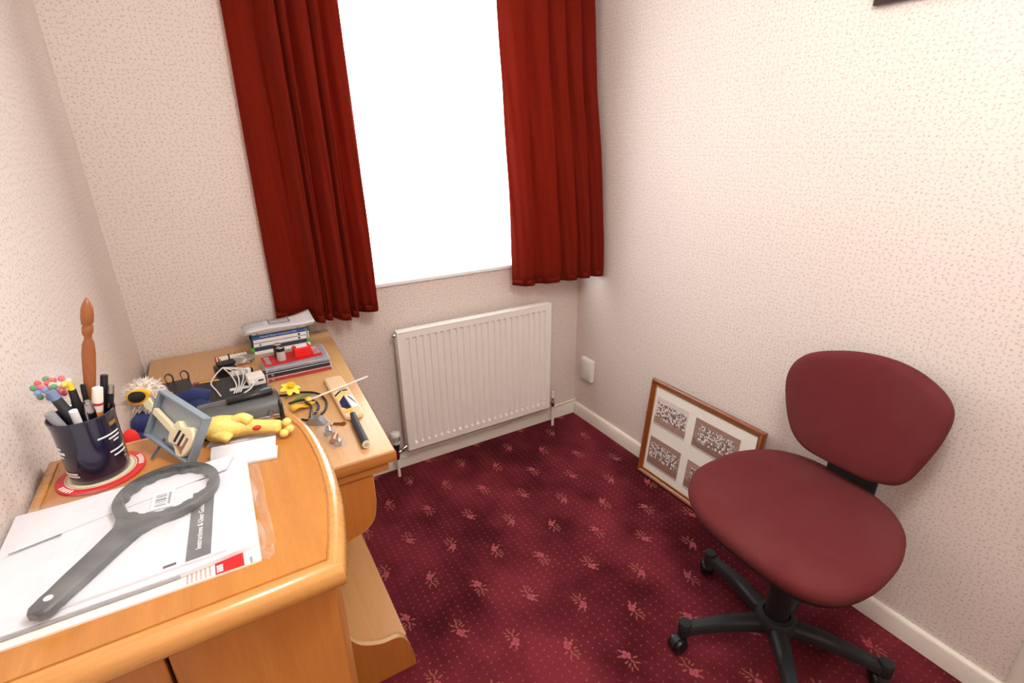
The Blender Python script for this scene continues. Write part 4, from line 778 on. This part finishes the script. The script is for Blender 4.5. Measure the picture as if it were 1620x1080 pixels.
# carved wooden paper knife
ko = thing('paper_knife', 'tall carved brown wooden paper knife standing in the mug', 'paper knife', (MX_ + 0.006, MY_ + 0.012, MZ_))
A = Vector((MX_ - 0.010, MY_ + 0.014, MZ_)); Bv = Vector((-1.833, -1.236, 1.303)); lo = []
for t, rx_, ry_ in ((0.0, 0.006, 0.003), (0.25, 0.0085, 0.0035), (0.45, 0.0088, 0.004), (0.58, 0.0105, 0.005), (0.68, 0.0110, 0.0055), (0.74, 0.0095, 0.006), (0.765, 0.0062, 0.0055), (0.78, 0.0062, 0.0055), (0.80, 0.0088, 0.0075), (0.835, 0.0090, 0.0078), (0.845, 0.0070, 0.006), (0.855, 0.0095, 0.008), (0.89, 0.0105, 0.009), (0.94, 0.0095, 0.008), (0.975, 0.0060, 0.005), (1.0, 0.0012, 0.001)):
    c_ = A.lerp(Bv, t); lo.append([c_ + Vector((0.78 * rx_ * math.cos(2 * PI * i / 14), ry_ * math.sin(2 * PI * i / 14) * 0.9, 0)) for i in range(14)])
MB().loft(lo).build('blade_and_grip', wood('carved_hardwood', (158, 92, 48), (124, 64, 30), 'z', 0.4, 0.2, 30), ko, smooth=0, world=True)
rod('marker_pen', 'black marker with yellow tip in the mug', 'pen', (-0.002, -0.006), (-1.8765, -1.262, 1.192), (('barrel', 0, 0.80, 0.0058, 0.0058, M_BLACK), ('collar', 0.80, 0.92, 0.0054, 0.0048, M_BLACK), ('tip', 0.92, 1.0, 0.0036, 0.0030, M_YEL)))
rod('ballpoint_pen', 'silver ballpoint pen leaning at the front of the mug', 'pen', (0.006, -0.004), (-1.860, -1.284, 1.168), (('barrel', 0, 0.84, 0.0055, 0.0068, M_CHROME), ('cap', 0.84, 0.95, 0.0068, 0.0050, M_CHROME), ('button', 0.95, 1.0, 0.0036, 0.0034, M_CHROME)))
rod('felt_pen', 'white felt pen with red and orange print in the mug', 'pen', (-0.004, 0.002), (-1.8475, -1.268, 1.178), (('barrel', 0, 0.82, 0.0068, 0.0068, M_WHITEP), ('orange_band', 0.66, 0.72, 0.0070, 0.0070, mat('orange_print', (236, 140, 50), 0.4)), ('red_mark', 0.80, 0.83, 0.0070, 0.0070, M_RED), ('cap', 0.82, 1.0, 0.0069, 0.0064, M_PAPER2)))
rod('ballpoint_pen', 'black capped pen at the back of the mug', 'pen', (0.004, 0.012), (-1.841, -1.240, 1.186), (('barrel', 0, 0.74, 0.0044, 0.0044, M_BLACK), ('cap', 0.74, 1.0, 0.0052, 0.0048, M_BLACK)))
rod('ballpoint_pen', 'silver and black pen at the right of the mug', 'pen', (0.010, 0.006), (-1.835, -1.250, 1.172), (('barrel', 0, 0.72, 0.0040, 0.0040, M_BLACK), ('clip_ring', 0.72, 0.78, 0.0046, 0.0046, M_CHROME), ('grip', 0.78, 0.9, 0.0042, 0.0042, M_BLACK), ('cap', 0.9, 1.0, 0.0044, 0.0040, M_CHROME)))
rod('ballpoint_pen', 'thin black pen between the paper knife and marker', 'pen', (0.0, 0.002), (-1.866, -1.252, 1.182), (('barrel', 0, 0.9, 0.0034, 0.0034, M_BLACK), ('cap', 0.9, 1.0, 0.0036, 0.0030, M_BLACK)))
rod('eraser_pen', 'dark grey pen with pale tip slanting left in the mug', 'pen', (0.016, -0.010), (-1.899, -1.268, 1.187), (('barrel', 0, 0.90, 0.0072, 0.0066, M_DGREY), ('end_cap', 0.90, 1.0, 0.0066, 0.0052, mat('blue_grey_plastic', (110, 130, 170), 0.4))))
rod('paper_tube', 'short white rolled label at the front rim of the mug', 'pen', (0.0, -0.012), (-1.877, -1.290, 1.160), (('roll', 0, 1.0, 0.0052, 0.0052, M_PAPER),))
rod('ruler_stub', 'grey plastic stick slanting left at the front rim of the mug', 'pen', (0.004, -0.014), (-1.903, -1.288, 1.163), (('stick', 0, 1.0, 0.006, 0.006, mat('grey_plastic', (150, 152, 156), 0.5)),))
# clear ball of coloured beads on a stick
bb = thing('bead_ball', 'clear plastic ball filled with coloured beads standing in the mug', 'novelty ball', (-1.903, -1.232, 1.150))
MB().ball((-1.906, -1.232, 1.186), 0.0300, 24, 16).build('clear_shell', film('clear_shell', (0.97, 0.97, 0.98, 1), 0.90, 0.04, 0.005), bb, smooth=0, world=True)
MB().tube([(-1.880, -1.250, MZ_), (-1.904, -1.233, 1.158)], 0.003, 8).build('stem', M_WHITEP, bb, smooth=60, world=True)
rnd = random.Random(11); bcs = [mat('bead_' + n, c, 0.4) for n, c in (('pink', (236, 90, 120)), ('yellow', (244, 214, 60)), ('green', (70, 150, 90)), ('blue', (110, 150, 210)), ('red', (226, 60, 66)), ('white', (235, 235, 230)))]
placed = []
while len(placed) < 34:
    p_ = Vector((rnd.uniform(-1, 1), rnd.uniform(-1, 1), rnd.uniform(-1, 0.05))) * 0.0235
    if p_.length > 0.0235 or any((p_ - q).length < 0.0084 for q in placed):
        placed.append(placed.pop(0)) if placed else None; rnd.random()
        if rnd.random() < 0.002: break
        continue
    placed.append(p_)
for q, p_ in enumerate(placed): MB().ball(Vector((-1.906, -1.232, 1.186)) + p_, 0.0046, 8, 6).build('bead', bcs[q % 6], bb, smooth=0, world=True)
# guitar plaque propped on a strut
BLp = Vector((-1.818, -1.229, 1.070)); BRp = Vector((-1.762, -1.319, 1.045)); e_ = (BRp - BLp).normalized(); a_ = e_.cross(Vector((0, 0, 1))).normalized(); b_ = a_.cross(e_)
v_ = (math.cos(math.radians(-25)) * b_ + math.sin(math.radians(-25)) * a_).normalized(); n_ = e_.cross(v_).normalized()
if n_.z < 0: n_ = -n_
GW, GH = (BRp - BLp).length, 0.078
gp = thing('guitar_plaque', 'grey shadow-box plaque with a cream guitar propped on a strut', 'plaque', BLp + Vector((0.02, -0.03, 0)))
GM = Matrix(((e_.x, v_.x, n_.x, BLp.x), (e_.y, v_.y, n_.y, BLp.y), (e_.z, v_.z, n_.z, BLp.z), (0, 0, 0, 1)))
M_GREYP = mat('blue_grey_paint', (128, 140, 150), 0.5, var=0.08); M_GREYL = mat('pale_grey_paint', (164, 174, 182), 0.5, var=0.08)
MB().box(0.003, GW - 0.003, 0.003, GH - 0.003, -0.012, -0.008).build('back_board', M_GREYL, gp, world=True).matrix_world  # placed below
for o in [c for c in gp.children]: o.data.transform(GM)
for (x0, x1, y0_, y1_) in ((0, GW, 0, 0.004), (0, GW, GH - 0.004, GH), (0, 0.004, 0.004, GH - 0.004), (GW - 0.004, GW, 0.004, GH - 0.004)):
    MB().box(x0, x1, y0_, y1_, -0.012, 0.003, 0.001, GM).build('box_side', M_GREYP, gp, world=True)
gx0 = GW * 0.80; gy0 = GH * 0.42
gt = [(p.x, p.y) for p in catmull([(0.022, 0.0, 0), (0.018, 0.013, 0), (0.006, 0.018, 0), (-0.006, 0.013, 0), (-0.013, 0.0115, 0), (-0.022, 0.0135, 0), (-0.028, 0.008, 0), (-0.030, 0.0, 0), (-0.028, -0.008, 0), (-0.022, -0.0135, 0), (-0.013, -0.0115, 0), (-0.006, -0.013, 0), (0.006, -0.018, 0), (0.018, -0.013, 0)], 4, True)]
GG = GM @ T(gx0 - 0.008, gy0 - 0.004, -0.008, 0, 0, -0.20) @ Matrix.Diagonal((1.0, 1.45, 0.8, 1))
M_CREAMG = mat('cream_enamel', (236, 226, 190), 0.35, var=0.03)
MB().loft([[(x, y, 0.0) for x, y in gt], [(x, y, 0.010) for x, y in gt], [(x * 0.93, y * 0.93, 0.0125) for x, y in gt]], GG).build('guitar_body', M_CREAMG, gp, smooth=40, world=True)
MB().prism([(-0.088, -0.003), (-0.020, -0.0032), (-0.020, 0.0032), (-0.088, 0.003)], 'z', 0.004, 0.0135, GG).build('guitar_neck', M_CREAMG, gp, world=True)
MB().prism([(-0.104, -0.004), (-0.088, -0.005), (-0.086, 0.004), (-0.100, 0.006)], 'z', 0.004, 0.0125, GG).build('guitar_head', M_CREAMG, gp, world=True)
pg_ = MB()
for q in range(5): pg_.tube([(-0.101 + q * 0.0034, 0.005, 0.009), (-0.101 + q * 0.0034, 0.010, 0.009)], 0.0011, 6, GG)
pg_.build('tuning_pegs', M_CHROME, gp, world=True)
for (x_, m_) in ((-0.010, M_DGREY), (0.000, M_DGREY), (0.010, mat('rosewood', (150, 110, 100), 0.4))): MB().box(x_ - 0.0022, x_ + 0.0022, -0.0075, 0.0075, 0.0122, 0.0142, 0.0006, GG).build('pickup', m_, gp, world=True)
MB().prism([(0.002, -0.010), (0.014, -0.012), (0.010, -0.004), (-0.008, -0.009)], 'z', 0.0120, 0.0136, GG).build('pickguard', mat('tan_guard', (170, 130, 110), 0.4), gp, world=True)
st_ = BLp.lerp(BRp, 0.30); MB().tube([st_ + v_ * 0.010 - n_ * 0.010, Vector((-1.813, -1.262, KZ + 0.002))], [0.004, 0.004], 8, flat=0.35).build('strut', mat('dark_grey_strut', (84, 92, 98), 0.5), gp, world=True)
# hole punch
hp = thing('hole_punch', 'large smoked plastic and chrome hole punch at the back of the cabinet', 'hole punch', (-1.679, -1.212, KZ), (0, 0, 0.02))
MB().box(-0.064, 0.064, -0.032, 0.030, 0.0, 0.010, 0.002).build('base', M_BLACK, hp, smooth=40)
lo = [[(x, y, z) for y, z in ((-0.026, 0.010), (-0.024, 0.022), (-0.010, 0.040), (0.012, 0.046), (0.028, 0.040), (0.030, 0.010))] for x in (-0.062, -0.058, 0.058, 0.062)]
MB().loft(lo).build('handle_shell', mat('smoked_grey', (70, 72, 72), 0.18, var=0.15, scale=20, coat=0.6), hp, smooth=40)
MB().tube([(-0.018, 0.004, 0.046), (0.056, 0.004, 0.050)], [0.009, 0.010], 12, flat=0.6).build('grip_pad', M_BLACK, hp, smooth=0)
MB().box(-0.012, 0.058, -0.034, -0.027, 0.010, 0.018, 0.001).build('chrome_bar', M_CHROME, hp)
for q in (0.045, -0.030): MB().tube([(q, -0.031, 0.010), (q, -0.031, 0.026)], 0.004, 12).build('punch_pin', M_CHROME, hp, smooth=40)
MB().box(-0.066, -0.060, -0.030, 0.028, 0.0, 0.036, 0.003).build('end_plate', M_BLACK, hp, smooth=40); MB().box(0.060, 0.066, -0.032, 0.028, 0.0, 0.036, 0.003).build('end_plate', M_BLACK, hp, smooth=40)
# white envelope, rubber chicken, folded card in front
env = MB().prism([(-1.738, -1.268), (-1.636, -1.287), (-1.630, -1.250), (-1.730, -1.2465)], 'z', KZ + 0.0001, KZ + 0.0014).build('envelope', M_PAPER); tag(env, 'white envelope under the yellow rubber chicken', 'envelope')
rc = thing('rubber_chicken', 'yellow rubber chicken toy lying on the white envelope', 'toy', (-1.680, -1.275, KZ + 0.0016))
M_CHK = mat('yellow_rubber', (244, 206, 112), 0.45, var=0.10, scale=70, bump=0.6, bscale=160)
def ck(x, y, z): return (-1.682 + (x + 1.682) * 1.08, -1.270 + (y + 1.270) * 1.0 + 0.006, KZ + 0.002 + z * 1.25)
sp2 = catmull([ck(-1.731, -1.262, 0.014), ck(-1.716, -1.266, 0.018), ck(-1.700, -1.268, 0.018), ck(-1.682, -1.272, 0.016), ck(-1.664, -1.281, 0.014), ck(-1.645, -1.291, 0.013), ck(-1.628, -1.300, 0.012)], 4)
rr_ = [0.010, 0.015, 0.0185, 0.0205, 0.0215, 0.0215, 0.0212, 0.0205, 0.0200, 0.0192, 0.0186, 0.0176, 0.0165, 0.0150, 0.0138, 0.0130, 0.0124, 0.0120, 0.0118, 0.0116, 0.0116, 0.0118, 0.0118, 0.0112, 0.007]
MB().tube(sp2, rr_[:len(sp2)], 16).build('body', M_CHK, rc, smooth=0, world=True)
for (fx, fy, fz) in ((-1.620, -1.302, 0.018), (-1.618, -1.307, 0.009), (-1.627, -1.310, 0.006), (-1.620, -1.297, 0.008)): MB().ball(ck(fx, fy, fz), (0.0078, 0.0076, 0.0070), 10, 7).build('toe', M_CHK, rc, smooth=0, world=True)
for pts in ([ck(-1.722, -1.276, 0.016), ck(-1.706, -1.290, 0.014), ck(-1.700, -1.294, 0.010)], [ck(-1.690, -1.272, 0.026), ck(-1.678, -1.276, 0.029), ck(-1.668, -1.282, 0.023)]): MB().tube(catmull(pts, 4), [0.009] * 4 + [0.0095] * 4 + [0.006], 10).build('wing', M_CHK, rc, smooth=0, world=True)
MB().ball(ck(-1.662, -1.296, 0.018), (0.007, 0.004, 0.004), 8, 6).build('comb', M_RED, rc, smooth=0, world=True)
fc_ = thing('folded_card', 'folded plain white card standing in front of the rubber chicken', 'card', (-1.680, -1.33, KZ), (0, 0, -0.17))
MB().box(-0.050, 0.042, -0.026, 0.014, 0.0002, 0.0012).build('lower_leaf', M_PAPER, fc_)
MB().loft([[(x, y, z) for x in (-0.050, 0.042)] for y, z in ((-0.026, 0.001), (-0.024, 0.006), (-0.010, 0.016), (0.006, 0.022), (0.012, 0.020), (0.014, 0.012))], None, closed=False).build('upper_leaf', M_PAPER, fc_, smooth=0, thick=0.0010)
# pile of documents, polythene sleeve and filter wrench
lef = thing('leaflet', 'printed leaflet with red corner at the bottom of the document pile', 'leaflet', (-1.82, -1.46, KZ), group=None)
MB().prism([(-1.955, -1.577), (-1.688, -1.583), (-1.684, -1.350), (-1.955, -1.345)], 'z', KZ + 0.0002, KZ + 0.003).build('pages', M_PAPER2, lef, world=True)
MB().prism([(-1.736, -1.5815), (-1.706, -1.5823), (-1.706, -1.560), (-1.736, -1.560)], 'z', KZ + 0.003, KZ + 0.0034).build('red_panel', M_RED, lef, world=True)
lt = MB()
for q in range(3): lt.box(-1.7345 + 0.0, -1.728, -1.579 + q * 0.0042, -1.576 + q * 0.0042, KZ + 0.0034, KZ + 0.0037)
lt.build('panel_lettering', M_INKW, lef, world=True)
lt = MB()
for q in range(6): lt.box(-1.765 + q * 0.0045, -1.763 + q * 0.0045, -1.580, -1.562, KZ + 0.003, KZ + 0.0033)
lt.build('text_columns', mat('faint_print', (190, 160, 150), 0.7), lef, world=True)
MB().prism([(-1.700, -1.5825), (-1.697, -1.5826), (-1.697, -1.572), (-1.700, -1.572)], 'z', KZ + 0.003, KZ + 0.0034).build('blue_mark', M_INKG, lef, world=True)
bk_ = thing('booklet', 'white stapled booklet in the middle of the document pile', 'booklet', (-1.82, -1.45, KZ + 0.004))
MB().prism([(-1.958, -1.566), (-1.760, -1.566), (-1.692, -1.558), (-1.690, -1.345), (-1.958, -1.340)], 'z', KZ + 0.0038, KZ + 0.0095).build('pages', M_PAPER, bk_, world=True)
MB().prism([(-1.958, -1.5675), (-1.770, -1.5675), (-1.770, -1.5655), (-1.958, -1.5655)], 'z', KZ + 0.0045, KZ + 0.0085).build('grey_edge', mat('grey_band', (170, 170, 176), 0.6), bk_, world=True)
gd = thing('user_guide', 'white user guide with a grey title strip in the sleeve', 'booklet', (-1.79, -1.46, KZ + 0.010))
MB().prism([(-1.905, -1.558), (-1.722, -1.555), (-1.712, -1.385), (-1.895, -1.385)], 'z', KZ + 0.0100, KZ + 0.0130).build('pages', M_PAPER, gd, world=True)
MB().prism([(-1.764, -1.554), (-1.738, -1.5535), (-1.729, -1.415), (-1.755, -1.415)], 'z', KZ + 0.0130, KZ + 0.0134).build('title_strip', mat('strip_grey', (92, 92, 96), 0.6), gd, world=True)
text('title_lettering', 'Instructions & User Guide', 0.0088, M_INKW, T(-1.7475, -1.492, KZ + 0.0136, 0, 0, PI / 2 - 0.06), gd, world=True)
MB().prism([(-1.786, -1.5525), (-1.773, -1.552), (-1.773, -1.548), (-1.786, -1.5485)], 'z', KZ + 0.0130, KZ + 0.0134).build('small_print', M_INK, gd, world=True)
MB().prism([(-1.792, -1.540), (-1.778, -1.540), (-1.775, -1.470), (-1.789, -1.470)], 'z', KZ + 0.0130, KZ + 0.0133).build('pale_panel', mat('pale_grey_print', (222, 222, 226), 0.6), gd, world=True)
for q in range(5): MB().prism([(-1.880 + q * 0.012, -1.500), (-1.878 + q * 0.012, -1.500), (-1.872 + q * 0.012, -1.440), (-1.874 + q * 0.012, -1.440)], 'z', KZ + 0.0130, KZ + 0.0132).build('text_line', mat('pale_grey_print', (222, 222, 226), 0.6), gd, world=True)
ls = thing('loose_sheet', 'loose white sheet at the back of the document pile', 'paper', (-1.75, -1.40, KZ + 0.010))
MB().prism([(-1.945, -1.430), (-1.712, -1.375), (-1.700, -1.338), (-1.936, -1.352)], 'z', KZ + 0.0136, KZ + 0.0143).build('sheet', M_PAPER, ls, world=True)
# filter wrench
fw = thing('filter_wrench', 'grey plastic ring-ended filter wrench lying on the document pile', 'wrench', (-1.80, -1.44, KZ + 0.016))
M_WR = mat('wrench_grey_plastic', (70, 72, 73), 0.5, var=0.05); RC = Vector((-1.783, -1.404, 0)); NR = 96; z0_, z1_ = KZ + 0.0150, KZ + 0.0275
def rl(r, z, tooth=0.0): return [(RC.x + (r + (tooth if (i // 3) % 2 else 0)) * math.cos(2 * PI * i / NR), RC.y + (r + (tooth if (i // 3) % 2 else 0)) * math.sin(2 * PI * i / NR), z) for i in range(NR)]
MB().loft([rl(0.0490, z0_, 0.0022), rl(0.0610, z0_), rl(0.0620, z0_ + 0.002), rl(0.0620, z1_ - 0.002), rl(0.0605, z1_), rl(0.0500, z1_, 0.0022), rl(0.0490, z0_, 0.0022)], None, False, False).build('ring', M_WR, fw, smooth=35, world=True)
dirv = (Vector((-1.886, -1.556, 0)) - RC).normalized(); nrm = Vector((-dirv.y, dirv.x, 0)); lo = []
for d_, hw in ((0.050, 0.034), (0.062, 0.024), (0.075, 0.0175), (0.11, 0.0150), (0.15, 0.0140), (0.170, 0.0125), (0.178, 0.0130), (0.192, 0.0115), (0.199, 0.006)):
    c_ = RC + dirv * d_; lo.append([c_ + nrm * hw + Vector((0, 0, z0_ + 0.0005)), c_ - nrm * hw + Vector((0, 0, z0_ + 0.0005)), c_ - nrm * hw + Vector((0, 0, z1_ - 0.004)), c_ - nrm * hw * 0.8 + Vector((0, 0, z1_ - 0.002)), c_ + nrm * hw * 0.8 + Vector((0, 0, z1_ - 0.002)), c_ + nrm * hw + Vector((0, 0, z1_ - 0.004))])
MB().loft(lo).build('handle', M_WR, fw, smooth=35, world=True)
hc = RC + dirv * 0.180; MB().lathe([(0.0042, z1_ - 0.0022), (0.0042, z1_ - 0.0012)], 14, T(hc.x, hc.y, 0)).build('hanging_hole', M_PAPER, fw, world=True)
bl_ = thing('barcode_label', 'white barcode label inside the wrench ring', 'label', (-1.790, -1.410, KZ + 0.0146), (0, 0, -0.06))
MB().box(-0.013, 0.013, -0.020, 0.020, 0, 0.0006).build('paper', mat('label_white', (250, 250, 250), 0.6), bl_)
bc_ = MB()
for q, w_ in enumerate((0.0016, 0.0008, 0.0014, 0.0022, 0.0008, 0.0016, 0.001)): bc_.box(-0.009, 0.004, -0.014 + q * 0.0042, -0.014 + q * 0.0042 + w_, 0.0006, 0.0009)
bc_.build('bars', M_INK, bl_)
MB().box(0.006, 0.009, -0.014, 0.014, 0.0006, 0.0009).build('digits', M_INKG, bl_)
# sleeve
sv = thing('polythene_sleeve', 'crumpled clear polythene sleeve over the documents and wrench', 'plastic sleeve', (-1.82, -1.45, KZ + 0.03))
rnd = random.Random(5); rows_ = []
NXs, NYs = 40, 34
for j in range(NYs + 1):
    row = []
    for i in range(NXs + 1):
        u, v = i / NXs, j / NYs; x = -1.958 + 0.276 * u + 0.004 * math.sin(v * 14) * (1 if i == NXs else 0); y = -1.576 + 0.248 * v - 0.018 * u * v
        edge = min(u * 3 + 0.6, 1, (1 - u) * 7, v * 14 + 0.1, (1 - v) * 5); edge = max(0, min(1, edge))
        z = KZ + 0.0105 + 0.0235 * edge ** 0.6 + 0.0018 * math.sin(u * 31 + v * 9) * math.sin(v * 23 - u * 11) * (1 - 0.5 * edge) + rnd.uniform(-0.0005, 0.0005)
        row.append((x, y, z))
    rows_.append(row)
MB().loft(rows_, None, closed=False).build('film', M_SLEEVE, sv, smooth=0, world=True)
tr_ = MB(); rows_ = [[(-1.683 + 0.014 * u / 6 , -1.575 + 0.235 * v / 20, KZ + 0.011 + 0.004 * math.sin(v * 1.9 + u) + 0.002 * math.cos(u * 2.1 + v * 0.7)) for u in range(7)] for v in range(21)]
tr_.loft(rows_, None, closed=False); tr_.build('crumpled_edge', M_SLEEVE, sv, smooth=0, world=True)
MB().loft([[(-1.690 + 0.0175 * u / 5, -1.588 + 0.022 * v / 5, KZ + 0.006 + 0.004 * math.sin(u * 1.7 + v * 2.3)) for u in range(6)] for v in range(6)], None, closed=False).build('torn_corner', M_SLEEVE, sv, smooth=0, world=True)
